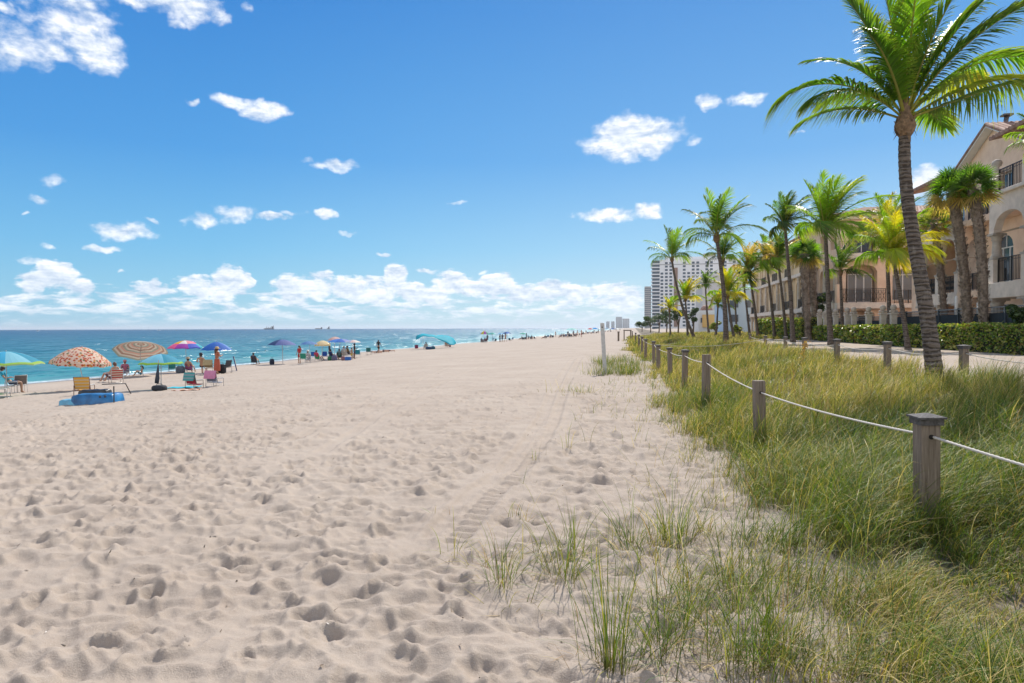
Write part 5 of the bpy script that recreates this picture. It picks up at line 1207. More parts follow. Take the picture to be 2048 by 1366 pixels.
umbrella('teal umbrella with light panels and green rim standing on a dark weighted base', (322, 778), (322, 708), 41, 729, rimmed(GRN_, TEAL, LBL, (.18, .50, .66), TEAL), val=.04, rim=GRN_)
RB = [(.75, .12, .30), (.35, .05, .40), (.05, .10, .55), (.02, .40, .50), (.70, .62, .05), (.80, .38, .02), (.75, .74, .7), (.78, .30, .35)]
umbrella('rainbow panelled umbrella above a person in a striped chair', (373, 744), (371, 681), 33, 697, lambda i, j, s: RB[(i + (3 if j > 8 else 0)) % 8], val=.08)
umbrella('royal blue umbrella with pale underside edge over the standing person', (438, 744), (433, 684), 30, 702, lambda i, j, s: BLU if i % 4 else (.12, .28, .62))
umbrella('dark navy umbrella standing alone with lighter right panels', (566, 728), (564, 679), 29, 692, lambda i, j, s: NAVY if 1 < i < 6 else (.10, .14, .36))
umbrella('small mid blue umbrella at the left of the crowded group', (621, 727), (618, 682.5), 18, 690, alt((.10, .24, .50), (.08, .18, .42)))
umbrella('cream umbrella with drooping edge in the crowded group', (643, 723), (645, 681), 16, 690, alt((.72, .60, .38), (.68, .55, .30)), val=.15)
umbrella('pale pink topped umbrella behind the big blue one', (668, 717), (670, 673.5), 16, 682, alt((.62, .42, .38), (.55, .36, .34)))
umbrella('widest bright blue umbrella over the crowded group', (676, 719), (681, 677.5), 27, 686, alt(BLU, (.04, .2, .6), BLU, (.25, .30, .55)))
umbrella('white and pink panelled umbrella at the right of the crowded group', (704, 718), (706, 680), 16, 686, alt((.70, .52, .50), (.74, .70, .62), (.35, .42, .62)))
GF = 'far umbrellas by the waterline'
umbrella('small far umbrella with purple and yellow panels', (971, 684), (969, 661.5), 9, 669, alt((.45, .12, .50), (.70, .72, .05), (.45, .12, .5), (.1, .4, .2)), group=GF)
umbrella('small far green and teal umbrella just right of the purple and yellow one', (986, 683), (984, 665), 9, 669.5, alt((.08, .35, .30), (.1, .42, .42)), group=GF)
umbrella('far royal blue umbrella, larger of the two blue ones side by side', (1016, 683), (1014, 663.5), 10, 668, alt(BLU, NAVY), group=GF)
umbrella('far pale blue umbrella left of the royal blue one', (1002, 683), (1001, 665.5), 7, 669, alt((.2, .42, .62), (.15, .35, .55)), group=GF)
umbrella('far green umbrella above dark chairs', (1048, 679), (1046, 665.5), 8, 669, alt((.06, .30, .20), (.08, .36, .3)), group=GF)
umbrella('far pale teal umbrella above the busiest far chairs', (1144, 673), (1143, 656.5), 11, 660, alt((.15, .48, .42), (.2, .55, .5)), group=GF)
umbrella('far red umbrella beside the bright blue one', (1181, 668), (1180, 656), 5, 659, alt((.5, .06, .07)), group=GF)
umbrella('far bright blue umbrella just left of the grey marker post', (1191, 667), (1190, 655), 7, 659, alt((.03, .25, .65), (.05, .35, .7)), group=GF)
umbrella('distant dark blue umbrella right of the grey marker post', (1227, 664), (1226, 656), 6, 659, alt(NAVY, BLU), group=GF)
umbrella('most distant pale blue umbrella in the haze', (1214, 662.5), (1213.5, 655), 4, 658, alt((.3, .45, .6)), group=GF)
umbrella('turquoise parasol open on the dune beyond the lone palm', (1413, 662), (1413, 646), 14, 653, alt((.02, .42, .55), (.02, .38, .52)))
umbrella('small blue parasol far off at the foot of the tree clump', (1288, 659), (1288, 647), 6, 651, alt((.08, .35, .55), (.15, .45, .6)))

# ---- chairs
fab = {}
def fabric(c, c2=None, sc=14.):
    k = (c, c2)
    if k in fab: return fab[k]
    m, t, out = newmat('chair_fabric'); p = t.n('ShaderNodeBsdfPrincipled'); t.l.new(p.outputs[0], out.inputs[0]); p.inputs['Roughness'].default_value = .85
    ob = t.n('ShaderNodeTexCoord').outputs['Object']; s = t.n('ShaderNodeSeparateXYZ'); t.l.new(ob, s.inputs[0])
    if c2:
        f = t.m('GREATER_THAN', t.m('SINE', t.m('MULTIPLY', t.m('ADD', s.outputs[2], t.m('MULTIPLY', s.outputs[1], -.4)), sc * 3)), .1); col = t.mix(f, c, c2)
    else: col = t.mix(t.mr(t.noise(ob, 8, 3), .35, .65), tuple(x * .85 for x in c), c)
    t.put(p.inputs['Base Color'], col); fab[k] = m; return m
def sling(m, p0, p1, w_, th=.012, sag=.03, n=6):
    """fabric stretched between two bars: p0,p1 = (y,z)"""
    pts = [(p0[0] + (p1[0] - p0[0]) * i / n, p0[1] + (p1[1] - p0[1]) * i / n - sag * math.sin(math.pi * i / n)) for i in range(n + 1)]
    for a, b_ in zip(pts[:-1], pts[1:]):
        m.add([(-w_, a[0], a[1]), (w_, a[0], a[1]), (w_, b_[0], b_[1]), (-w_, b_[0], b_[1]), (-w_, a[0], a[1] - th), (w_, a[0], a[1] - th), (w_, b_[0], b_[1] - th), (-w_, b_[0], b_[1] - th)], [(0, 1, 2, 3), (4, 7, 6, 5), (0, 4, 5, 1), (2, 6, 7, 3), (1, 5, 6, 2), (0, 3, 7, 4)])
def chair(label, pos, rz, c, c2=None, high=False, frame=None, towel=None, group='beach chairs', scale=1.):
    root = empty('beach_chair', pos, rz); sh = .44 if high else .22; bt = (-.32, 1.0 if high else .80); w_ = .29
    m = MB(); m.smooth = True
    for s_ in (-1, 1):
        x = s_ * (w_ + .015)
        m.tube([(x, .28, 0), (x, .26, sh + .2), (x, -.25, sh + .22)], .013, 6); m.tube([(x, .27, sh), (x, -.17, sh)], .013, 6); m.tube([(x, -.17, sh - .02), (x, bt[0], bt[1])], .013, 6); m.tube([(x, -.28, sh + .22), (x, -.30, 0)], .013, 6)
    for (y, z) in ((.28, .015), (-.30, .015), (bt[0], bt[1]), (.27, sh), (-.17, sh)): m.tube([(-w_ - .015, y, z), (w_ + .015, y, z)], .013, 6)
    m.build('frame', frame or alu, root); m = MB(); sling(m, (.27, sh + .01), (-.17, sh), w_); m.build('seat', fabric(c, c2), root)
    m = MB(); sling(m, (-.18, sh + .05), (bt[0], bt[1] + .005), w_); m.build('backrest', fabric(c, c2), root)
    m = MB()
    for s_ in (-1, 1): m.box(s_ * (w_ + .015) - .025, s_ * (w_ + .015) + .025, -.24, .24, sh + .222, sh + .245)
    m.build('armrests', whm, root)
    root.scale = (scale * .85,) * 3; tag(root, label, 'beach chair', group)
    if towel: tw = MB(); sling(tw, (bt[0] + .03, sh + .28), (bt[0] - .0, bt[1] + .03), w_ + .04, .02, 0); sling(tw, (bt[0] - .01, bt[1] + .035), (bt[0] + .03 - .14, sh + .22), w_ + .045, .02, -.03); o = tw.build('draped_towel', fabric(towel[0], towel[1])); o.location = pos; o.rotation_euler = (0, 0, rz); o.scale = (scale * .85,) * 3; tag(o, towel[2], 'towel')
    return root

# ---- people
def skinmesh(name, pts, edges, rad, root_i=0, sub=1):
    me = bpy.data.meshes.new(name); me.from_pydata([tuple(p) for p in pts], edges, []); o = bpy.data.objects.new(name, me); COL.objects.link(o)
    md = o.modifiers.new('skin', 'SKIN'); md.use_smooth_shade = True
    for i, v in enumerate(me.skin_vertices[0].data): v.radius = (rad[i] if isinstance(rad[i], tuple) else (rad[i], rad[i])); v.use_root = (i == root_i)
    if sub: s = o.modifiers.new('sub', 'SUBSURF'); s.levels = s.render_levels = sub
    dg = bpy.context.evaluated_depsgraph_get(); dg.update(); ev = o.evaluated_get(dg); m2 = bpy.data.meshes.new_from_object(ev); bpy.data.objects.remove(o); return m2
def mid(a, b_, f=.5): return Vector(a).lerp(Vector(b_), f)
def pose_joints(kind):
    """joints in metres, facing +Y; lists are (left, right)"""
    J = {}
    if kind in ('stand', 'walk', 'lean'):
        J['pel'] = Vector((0, 0, .92)); J['che'] = Vector((0, .01, 1.24)); J['nek'] = Vector((0, 0, 1.45)); J['hed'] = Vector((0, .03, 1.56)); J['cro'] = Vector((0, .02, 1.66)); J['sho'] = [Vector((s * .17, 0, 1.39)) for s in (-1, 1)]
        J['elb'] = [Vector((-.24, .02, 1.12)), Vector((.24, .02, 1.12))]; J['wri'] = [Vector((-.22, .14, .90)), Vector((.22, .14, .90))]
        J['hip'] = [Vector((s * .09, 0, .88)) for s in (-1, 1)]; J['kne'] = [Vector((s * .10, .03, .48)) for s in (-1, 1)]; J['ank'] = [Vector((s * .10, -.02, .08)) for s in (-1, 1)]
        if kind == 'walk':
            J['kne'] = [Vector((-.10, .22, .50)), Vector((.10, -.02, .47))]; J['ank'] = [Vector((-.10, .30, .09)), Vector((.10, -.34, .14))]; J['elb'] = [Vector((-.24, -.1, 1.14)), Vector((.24, .1, 1.14))]; J['wri'] = [Vector((-.23, -.16, .90)), Vector((.22, .28, .98))]
        if kind == 'lean': J['wri'] = [Vector((-.12, .28, 1.15)), Vector((.12, .28, 1.2))]; J['elb'] = [Vector((-.25, .10, 1.10)), Vector((.25, .10, 1.12))]
    else:
        sh = {'sit_low': .26, 'sit_high': .50, 'sit_ground': .12}[kind]; ly = -.36 if kind != 'sit_ground' else -.1; hl = .5
        J['pel'] = Vector((0, -.06, sh + .06)); J['che'] = J['pel'] + Vector((0, ly * .5, .30)); J['nek'] = J['pel'] + Vector((0, ly * .85, .52)); J['hed'] = J['nek'] + Vector((0, .06, .11)); J['cro'] = J['nek'] + Vector((0, .04, .21))
        J['sho'] = [J['nek'] + Vector((s * .17, -.01, -.06)) for s in (-1, 1)]; J['elb'] = [J['sho'][i] + Vector((s * .09, .10, -.24)) for i, s in enumerate((-1, 1))]; J['wri'] = [J['elb'][i] + Vector((-s * .05, .23, .0)) for i, s in enumerate((-1, 1))]
        J['hip'] = [J['pel'] + Vector((s * .09, .03, -.01)) for s in (-1, 1)]
        if kind == 'sit_low': J['kne'] = [Vector((s * .12, .36, sh + .22)) for s in (-1, 1)]; J['ank'] = [Vector((s * .12, .66, .08)) for s in (-1, 1)]
        if kind == 'sit_high': J['kne'] = [Vector((s * .12, .38, sh + .03)) for s in (-1, 1)]; J['ank'] = [Vector((s * .12, .40, .08)) for s in (-1, 1)]
        if kind == 'sit_ground': J['kne'] = [Vector((s * .14, .30, .42)) for s in (-1, 1)]; J['ank'] = [Vector((s * .12, .52, .07)) for s in (-1, 1)]; J['wri'] = [J['kne'][i] + Vector((0, -.02, .03)) for i in (0, 1)]
    return J
_hair = {}
def person(label, pos, rz, kind, skin=(.42, .24, .16), top=None, bottom=None, hair=(.05, .03, .02), hat=None, long=False, scale=1., group='people on the beach', skirt=None):
    J = pose_joints(kind); root = empty('person', pos, rz); root.scale = (scale,) * 3
    P_, E, Rd = [], [], []
    def add(p, r, par=None):
        P_.append(Vector(p)); Rd.append(r); i = len(P_) - 1
        if par is not None: E.append((par, i))
        return i
    pel = add(J['pel'], (.145, .105)); wa = add(mid(J['pel'], J['che'], .5), (.12, .085), pel); ch = add(J['che'], (.145, .10), wa); nk0 = add(mid(J['che'], J['nek'], .7), (.10, .075), ch); nk = add(J['nek'], .052, nk0)
    up = (J['cro'] - J['nek']).normalized(); f_ = Vector((0, 1, 0))
    jw = add(J['nek'] + up * .06 + f_ * .012, (.055, .062), nk); hd = add(J['hed'] + up * .02, (.073, .088), jw); cr = add(J['cro'], (.055, .065), hd); add(J['hed'] + up * -.01 + f_ * .098, .012, hd)
    for s, i in ((-1, 0), (1, 1)): add(J['hed'] + Vector((s * .082, -.005, -.005)), .014, hd)
    for i, s in enumerate((-1, 1)):
        sh = add(J['sho'][i], .056, nk0); el_ = add(J['elb'][i], .038, sh); wr = add(J['wri'][i], .024, el_); d = (J['wri'][i] - J['elb'][i]).normalized(); sd_ = d.cross(Vector((0, 0, 1)) if abs(d.z) < .8 else Vector((0, 1, 0))).normalized(); pm = add(J['wri'][i] + d * .055, (.034, .018), wr)
        dn = Vector((0, 0, -1)) if abs(d.z) < .8 else Vector((0, .6, -.2))
        for k in range(4):
            o_f = sd_ * (k - 1.5) * .019; L = (.062, .074, .068, .052)[k]; a = add(J['wri'][i] + d * .098 + o_f, .0095, pm); b_ = add(J['wri'][i] + d * (.098 + L * .55) + o_f + dn * .012, .0085, a); add(J['wri'][i] + d * (.098 + L * .85) + o_f + dn * .034, .007, b_)
        tb = add(J['wri'][i] + d * .045 - sd_ * .036 * s, .0115, pm); add(J['wri'][i] + d * .085 - sd_ * .052 * s, .0085, tb)
        hp = add(J['hip'][i] + Vector((0, 0, -.02)), .095, pel); th_ = add(mid(J['hip'][i], J['kne'][i], .5), .075, hp); kn = add(J['kne'][i], .054, th_); cf = add(mid(J['kne'][i], J['ank'][i], .35), .053, kn); an = add(J['ank'][i], .034, cf)
        ft = add(J['ank'][i] + Vector((0, -.03, -.045)), .03, an); add(J['ank'][i] + Vector((0, .15, -.05)), (.036, .022), an)
    me = skinmesh('body', P_, E, Rd); link('body', me, root, mat('skin_%d' % int(skin[0] * 1000), skin, .55, .08, 5))
    # clothing follows the same bones, a little wider
    if top:
        q = [J['pel'] + Vector((0, 0, .03)), mid(J['pel'], J['che'], .5), J['che'], mid(J['che'], J['nek'], .72)] + [p for i in (0, 1) for p in (J['sho'][i], mid(J['sho'][i], J['elb'][i], .6))]
        link('shirt', skinmesh('shirt', q, [(0, 1), (1, 2), (2, 3), (3, 4), (4, 5), (3, 6), (6, 7)], [(.162, .122), (.14, .105), (.163, .118), (.115, .09), .072, .062, .072, .062]), root, fabric(*top))
    if bottom:
        k = .75 if not skirt else .5; q = [J['pel'] + Vector((0, 0, .05)), J['pel']] + [p for i in (0, 1) for p in (J['hip'][i] + Vector((0, 0, -.02)), mid(J['hip'][i], J['kne'][i], k))]
        link('shorts', skinmesh('shorts', q, [(0, 1), (1, 2), (2, 3), (1, 4), (4, 5)], [(.15, .11), (.16, .12), .108, .088, .108, .088]), root, fabric(bottom))
    if skirt:
        m = MB(); m.smooth = True; m.lathe([(.19, -.02), (.20, .15), (.185, .45), (.165, .68), (.15, .74)], (0, .01, J['pel'].z - .70), 16, cap=False); m.build('skirt', fabric(*skirt), root)
    m = MB(); m.smooth = True; hc = J['hed'] + up * .035 - f_ * .018; m.ball(hc, .092, .105, .10, 12, 8); m.ball(hc - up * .05 - f_ * .035, .083, .075, .08, 10, 7)
    if long: m.tube([hc - f_ * .06, hc - f_ * .10 - up * .12, hc - f_ * .09 - up * .27], [.07, .075, .03], 8)
    m.build('hair', mat('hair_%d' % int(hair[0] * 1000), hair, .6, .3, 30), root)
    if hat:
        m = MB(); m.smooth = True; hz_ = J['cro'].z - .01; c_ = (J['cro'].x, J['cro'].y - .005, hz_)
        if hat[1] == 'wide': m.lathe([(.21, -.012), (.20, .0), (.115, .012), (.108, .08), (.06, .115), (.01, .12)], c_, 18)
        else:
            m.lathe([(.108, -.03), (.112, .0), (.10, .06), (.06, .10), (.01, .11)], c_, 16); m.box(c_[0] - .07, c_[0] + .07, c_[1] + .08, c_[1] + .19, c_[2] - .02, c_[2] - .008)
        m.build('hat', mat('hat_%d' % int(hat[0][0] * 1000 + hat[0][2] * 100), hat[0], .8, .1), root)
    tag(root, label, 'person', group); return root
def seated(label_p, label_c, px, py, rz, c, c2=None, high=False, **kw):
    g = G(px, py); chair(label_c, g, rz, c, c2, high, frame=kw.pop('frame', None)); return person(label_p, g + Vector((0, 0, .0)), rz, 'sit_high' if high else 'sit_low', **kw)
TAN, PALE_, DARKS = (.40, .23, .15), (.52, .33, .25), (.16, .08, .05)
seated('person in teal shirt seated under the teal umbrella at the left edge', 'tall folding chair with white frame under the left-edge teal umbrella', 23, 787, R(-40), (.5, .5, .48), high=True, skin=TAN, top=((.02, .30, .42),), bottom=(.05, .08, .16), hair=(.04, .02, .015))
chair('tall empty folding chair with bare pale frame right of the seated teal shirt person', G(39, 785), R(60), (.18, .16, .15), high=True, frame=whm)
chair('low lime green chair cut by the left picture edge', G(3, 796), R(-55), (.12, .42, .02), (.06, .30, .02), scale=1.1)
chair('yellow and orange patterned low chair under the floral umbrella', G(169, 790), R(22), (.62, .32, .04), (.55, .42, .25), frame=mat('dark_orange_tube', (.15, .05, .02), .5), scale=1.1)
chair('low chair with thin red and cream stripes beside the reclining person', G(232, 766), R(55), (.42, .06, .05), (.50, .45, .38), scale=1.15)
person('person reclining with bare legs stretched towards the sea under the brown striped umbrella', G(222, 764), R(75), 'sit_low', skin=(.46, .27, .19), bottom=(.10, .05, .06), hair=(.12, .05, .03), scale=1.1)
seated('person with pinkish hat seen behind the striped chairs', 'low chair with navy and white stripes under the brown striped umbrella', 250, 752, R(40), (.03, .05, .16), (.45, .45, .48), skin=PALE_, top=((.45, .15, .25),), hair=(.2, .1, .08), hat=((.55, .25, .28), 'cap'))
person('dark-haired child sitting at the water edge', G(281, 751), R(120), 'sit_ground', skin=TAN, bottom=(.05, .2, .3), hair=(.02, .015, .012), long=True, scale=.75)
chair('low bottle green chair near the water, behind the weighted umbrella pole', G(317, 742), R(30), (.03, .15, .08)); chair('low teal chair near the water, right of the bottle green one', G(345, 743), R(30), (.02, .20, .22))
seated('person in sun hat leaning back below the rainbow umbrella', 'low red and blue striped chair below the rainbow umbrella', 380, 745, R(15), (.35, .05, .07), (.08, .10, .30), skin=TAN, bottom=(.02, .02, .03), hair=(.04, .03, .02), hat=((.35, .28, .18), 'wide'))
person('person in dark cap and shorts sitting upright facing the sea', G(405, 748), R(20), 'sit_high', skin=TAN, bottom=(.02, .022, .03), hair=(.05, .03, .02), hat=((.03, .035, .05), 'cap'), scale=1.05)
chair('tall folding chair with a tan towel hung over it, before the cap-wearing person', G(420, 748), R(10), (.32, .25, .14), high=True, towel=((.42, .33, .18), None, 'tan towel hanging over the back of a tall folding chair'), scale=1.1)
person('standing woman in rust coloured sarong with a sun hat, under the blue umbrella', G(434, 748), R(-30), 'lean', skin=(.44, .22, .13), skirt=((.42, .10, .06),), top=((.40, .14, .08),), hair=(.10, .05, .03), hat=((.50, .36, .18), 'wide'), long=True, scale=1.02)
chair('low chair with dark frame draped in grey and teal, left of the two front chairs', G(389, 777), R(-8), (.40, .02, .05), frame=dkm, towel=((.20, .30, .32), (.05, .28, .28), 'grey and teal towel draped over a low chair back'), scale=.95)
chair('low chair draped in pink, right of the two front chairs', G(430, 773), R(-5), (.20, .24, .32), towel=((.62, .26, .42), None, 'pink towel draped over a low chair back'), scale=.98)
chair('bare folding frame chair standing right of the woman in the sarong', G(452, 746), R(80), (.06, .06, .07), high=True, frame=dkm)
seated('person alone in a dark chair facing the sea', 'dark chair standing alone left of the navy umbrella', 510, 729, R(8), (.03, .035, .05), skin=TAN, top=((.05, .05, .08),), hair=(.02, .02, .02), frame=dkm)
# the crowded group
chair('big green chair at the left of the crowded group', G(608, 727), R(8), (.02, .22, .15), (.03, .26, .18), high=True, frame=whm, scale=1.05)
chair('tall royal blue chair behind the big green chair', G(628, 720), R(12), (.02, .12, .42), high=True)
seated('person with red top in the middle of the crowded group', 'green low chair in the middle of the crowded group', 637, 722, R(-10), (.03, .25, .10), skin=TAN, top=((.5, .05, .12),), hair=(.05, .03, .02))
chair('large bright blue chair below the cream umbrella', G(651, 720), R(4), (.015, .09, .40), high=True)
person('standing person dark against the sea below the cream umbrella', G(659, 719), R(-60), 'stand', skin=DARKS, bottom=(.25, .03, .04), top=((.04, .03, .04),))
seated('person in patterned shirt below the widest blue umbrella', 'dark green chair below the widest blue umbrella', 679, 719, R(20), (.04, .10, .09), skin=TAN, top=((.20, .32, .35), (.05, .1, .12)), hair=(.06, .04, .03))
seated('person in olive shirt right of the blue and white cooler', 'dark chair just behind the blue and white cooler', 700, 717, R(-30), (.05, .05, .06), high=True, skin=TAN, top=((.18, .16, .07),), hair=(.05, .04, .02))
person('person in dark shirt bending beside the teal chair', G(709, 718), R(-70), 'lean', skin=DARKS, top=((.02, .02, .03),), bottom=(.03, .05, .12), hair=(.02, .02, .02), scale=.92)
chair('tall teal chair at the right of the crowded group', G(716, 716), R(10), (.02, .28, .36), high=True)
chair('lone dark teal chair with black head pad, right of the group', G(738, 710), R(5), (.02, .16, .16), (.01, .1, .1), high=True, frame=dkm)
seated('person with white hat between the green and royal blue chairs', 'low striped chair between the green and royal blue chairs', 616, 724, R(25), (.35, .35, .4), (.05, .1, .2), skin=PALE_, top=((.45, .45, .5),), hair=(.2, .14, .08), hat=((.7, .68, .62), 'wide'))
person('person in red swimsuit standing beside the big green chair', G(599, 727), R(160), 'stand', TAN, ((.5, .03, .04),), (.45, .03, .04), hair=(.05, .03, .02), long=True, scale=.95)
seated('person in navy shirt seated right of the bright blue chair', 'low navy chair right of the bright blue chair', 666, 720, R(-20), (.03, .05, .14), skin=TAN, top=((.03, .05, .15),), bottom=(.1, .1, .12), hair=(.03, .02, .02))
seated('person in white shirt beneath the pink topped umbrella', 'pale folding chair beneath the pink topped umbrella', 689, 718, R(15), (.5, .48, .44), high=True, skin=PALE_, top=((.6, .6, .58),), hair=(.3, .22, .12))
person('child in yellow shorts standing by the blue and white cooler', G(703, 719), R(-100), 'stand', TAN, None, (.6, .45, .03), hair=(.03, .02, .02), scale=.68)
person('wading person standing in shallow water left of the navy umbrella', G(531, 722.5), R(60), 'stand', TAN, None, (.02, .05, .2), scale=1.)
person('person in black swimsuit strolling along the wet sand past the lone teal chair', G(757, 707), R(-5), 'walk', TAN, ((.02, .02, .02),), (.02, .02, .02), hair=(.03, .02, .02), long=True)
seated('person under the small far purple and yellow umbrella', 'dark chair under the far purple and yellow umbrella', 972, 684.5, R(20), (.04, .04, .08), skin=TAN, top=((.2, .05, .1),))
def bag(name, label, px, py, sx, sy, sz, c, cat='bag', rz=0., dz_=0., lid=None):
    g = G(px, py); root = empty(name, g, rz); m = MB(); m.smooth = True
    n = 12; prof = [(.80, 0), (1., .12), (1.02, .45), (.96, .75), (.80, .94), (.5, 1.)]; vs = []
    for r_, z in prof:
        for k in range(n):
            a = 2 * math.pi * k / n; e = .55; ca, sa = math.cos(a), math.sin(a); vs.append((math.copysign(abs(ca) ** e, ca) * r_ * sx / 2 * random.uniform(.96, 1.04), math.copysign(abs(sa) ** e, sa) * r_ * sy / 2, z * sz))
    m.add(vs, [(i * n + k, i * n + (k + 1) % n, (i + 1) * n + (k + 1) % n, (i + 1) * n + k) for i in range(len(prof) - 1) for k in range(n)] + [tuple(range(n - 1, -1, -1)), tuple((len(prof) - 1) * n + k for k in range(n))])
    m.build('pouch' if cat == 'bag' else 'tub', fabric(c), root)
    m = MB(); m.smooth = True
    if lid: m.smooth = False; m.box(-sx * .5, sx * .5, -sy * .5, sy * .5, sz * .93, sz * 1.12); m.build('lid', fabric(lid), root)
    m = MB(); m.smooth = True; m.tube([(-sx * .25, 0, sz * .95), (-sx * .2, 0, sz * 1.22), (sx * .2, 0, sz * 1.22), (sx * .25, 0, sz * .95)], .014, 5); m.build('handle', dkm, root); tag(root, label, cat)
bag('beach_bag', 'dark bag sitting alone left of the navy umbrella pole', 544, 729, .38, .3, .5, (.02, .03, .06)); bag('beach_bag', 'black bag at the feet of the woman in the sarong', 443, 747, .5, .4, .62, (.015, .015, .02))
bag('beach_bag', 'grey bag left of the striped chair below the rainbow umbrella', 361, 746, .6, .4, .5, (.10, .12, .15)); bag('cool_box', 'blue and white cooler in front of the crowded group', 696, 721, .55, .36, .36, (.03, .14, .48), 'cooler', lid=(.75, .76, .78))
bag('beach_bag', 'green basket in front of the bright blue chair', 660, 721, .42, .36, .42, (.03, .18, .10)); bag('beach_bag', 'purple grey bag between the green basket and the patterned shirt person', 669, 721, .5, .4, .5, (.12, .12, .22))
bag('beach_bag', 'reddish bag left of the blue and white cooler', 688, 721, .5, .4, .4, (.25, .12, .14)); bag('cool_box', 'dark red cooler standing alone left of the turquoise sun shade', 833, 697, .55, .4, .5, (.20, .03, .08), 'cooler', lid=(.15, .02, .06))
bag('beach_bag', 'dark blue bag at the foot of the turquoise sun shade', 858, 699, .9, .5, .4, (.02, .06, .14)); bag('beach_bag', 'small teal bag under the turquoise sun shade', 866, 698.5, .6, .5, .45, (.02, .12, .18))
bag('weight_bag', 'dark weighted base round the foot of the teal umbrella pole', 319, 781, .55, .4, .22, (.03, .035, .045), 'weight bag')
g = G(318, 780); root = empty('folded_umbrella', g + Vector((-.05, 0, .28))); m = MB(); m.smooth = True; m.tube([(-.05, 0, 0), (-.02, 0, .2), (.0, 0, .45), (.02, .02, .8)], [.08, .085, .055, .02], 8); m.build('cover', fabric((.05, .06, .08)), root); m = MB(); m.tube([(.02, .02, .8), (.03, .02, .95)], .015, 6); m.build('tip', alu, root)
tag(root, 'dark furled umbrella cover leaning up from the weighted base', 'umbrella')
# blue deflated raft with a pole across it
def lump(px, py, sx, sy, sz, c, seed, name, label, cat, rz=0., c2=None, parts=None):
    g = G(px, py); root = empty(name, g, rz); n1, n2 = 36, 14; vs, cs = [], []
    for j in range(n2 + 1):
        for i in range(n1 + 1):
            u, v_ = i / n1 - .5, j / n2 - .5; e = (1 - abs(2 * u) ** 6) * (1 - abs(2 * v_) ** 4); z = sz * e ** .10 * (.95 + .10 * float(npnoise(np.float64(u * 4 + seed), np.float64(v_ * 4), .8, seed)) - .04 * abs(math.sin(u * 9))) if e > 0 else -.02
            vs.append((u * sx, v_ * sy * (1 + .06 * math.sin(u * 5)), z + (.12 * u * sz)))
    fs = [(j * (n1 + 1) + i, j * (n1 + 1) + i + 1, (j + 1) * (n1 + 1) + i + 1, (j + 1) * (n1 + 1) + i) for j in range(n2) for i in range(n1)]
    m = MB(); m.smooth = True; m.add(vs, fs); m.build('skin', mat('vinyl_%d' % seed, c, .35, .35, 2.5, var2=c2), root)
    if parts: parts(root)
    tag(root, label, cat); return root
def raftparts(root):
    for k, (x, z) in enumerate(((.35, .25), (.52, .26))): m = MB(); m.smooth = True; m.ball((x, -.40, z), .045, .02, .04); m.build('grab_handle', dkm, root)
lump(195, 806, 1.45, .7, .33, (.008, .09, .25), 3, 'inflatable_raft', 'deep blue soft inflatable raft lying on the sand before the yellow chair', 'raft', R(8), (.02, .16, .36), raftparts)
lump(146, 809, .62, .7, .2, (.25, .42, .55), 5, 'folded_mat', 'pale blue folded mat lying against the left end of the raft', 'mat', R(20), (.10, .36, .50))
lump(190, 797, 1.15, .35, .34, (.02, .025, .03), 7, 'dark_blanket', 'black crumpled blanket lying over the back of the raft', 'blanket', R(4))
g = G(205, 800); g2 = G(262, 789); m = MB(); m.smooth = True; m.tube([Vector((0, 0, .55)), (g2 - g) * .8 + Vector((0, 0, .45)), (g2 - g) + Vector((0, 0, .02))], .02, 6); root = empty('umbrella_pole', g); m.build('tube', dkm, root)
m = MB(); q_ = (G(228, 806) - g); m.tube([q_, q_ + Vector((0, 0, .55))], .02, 6); m.build('stake', dkm, root); tag(root, 'long dark pole lying over the right end of the raft', 'pole')
def towel(label, px, py, w_, l_, c, c2=None, rz=0.):
    g = G(px, py); m = MB(); n = 10
    vs = [((i / n - .5) * w_, (j / n - .5) * l_, .03 + .02 * math.sin(i * 1.7 + j) + H(g.x + ((i / n - .5) * w_) * math.cos(rz), g.y + (j / n - .5) * l_) - g.z) for j in range(n + 1) for i in range(n + 1)]
    m.smooth = True; m.add(vs, [(j * (n + 1) + i, j * (n + 1) + i + 1, (j + 1) * (n + 1) + i + 1, (j + 1) * (n + 1) + i) for j in range(n) for i in range(n)])
    o = m.build('beach_towel', fabric(c, c2)); o.location = g; o.rotation_euler = (0, 0, rz); sd_ = o.modifiers.new('thick', 'SOLIDIFY'); sd_.thickness = .012; tag(o, label, 'towel')
towel('turquoise towel spread on the sand between the weighted base and front chairs', 357, 776, 1.7, .8, (.02, .42, .55), None, R(6)); towel('orange striped towel end just below the turquoise towel', 374, 781, 1.1, .35, (.62, .30, .18), (.55, .45, .40), R(4))
g = G(467, 742); root = empty('body_board', g, R(-60)); m = MB(); m.smooth = True
ol = [(-.24, 0), (.24, 0), (.27, .4), (.24, .85), (.12, 1.05), (-.12, 1.05), (-.24, .85), (-.27, .4)]; m.smooth = False
m.add([(x, -.22 * z / 1.0 + .2 + y, z) for y in (0, .06) for x, z in ol], [tuple(range(7, -1, -1)), tuple(range(8, 16))] + [(i, (i + 1) % 8, (i + 1) % 8 + 8, i + 8) for i in range(8)]); m.build('deck', fabric((.03, .06, .22)), root)
m = MB(); m.add([(x * .5, -.22 * z + .2 + y, z) for y in (.062, .075) for x, z in ol], [tuple(range(7, -1, -1)), tuple(range(8, 16))] + [(i, (i + 1) % 8, (i + 1) % 8 + 8, i + 8) for i in range(8)]); m.build('stripe', fabric((.65, .50, .28)), root)
tag(root, 'navy body board with sandy stripe propped upright right of the sarong woman', 'body board')

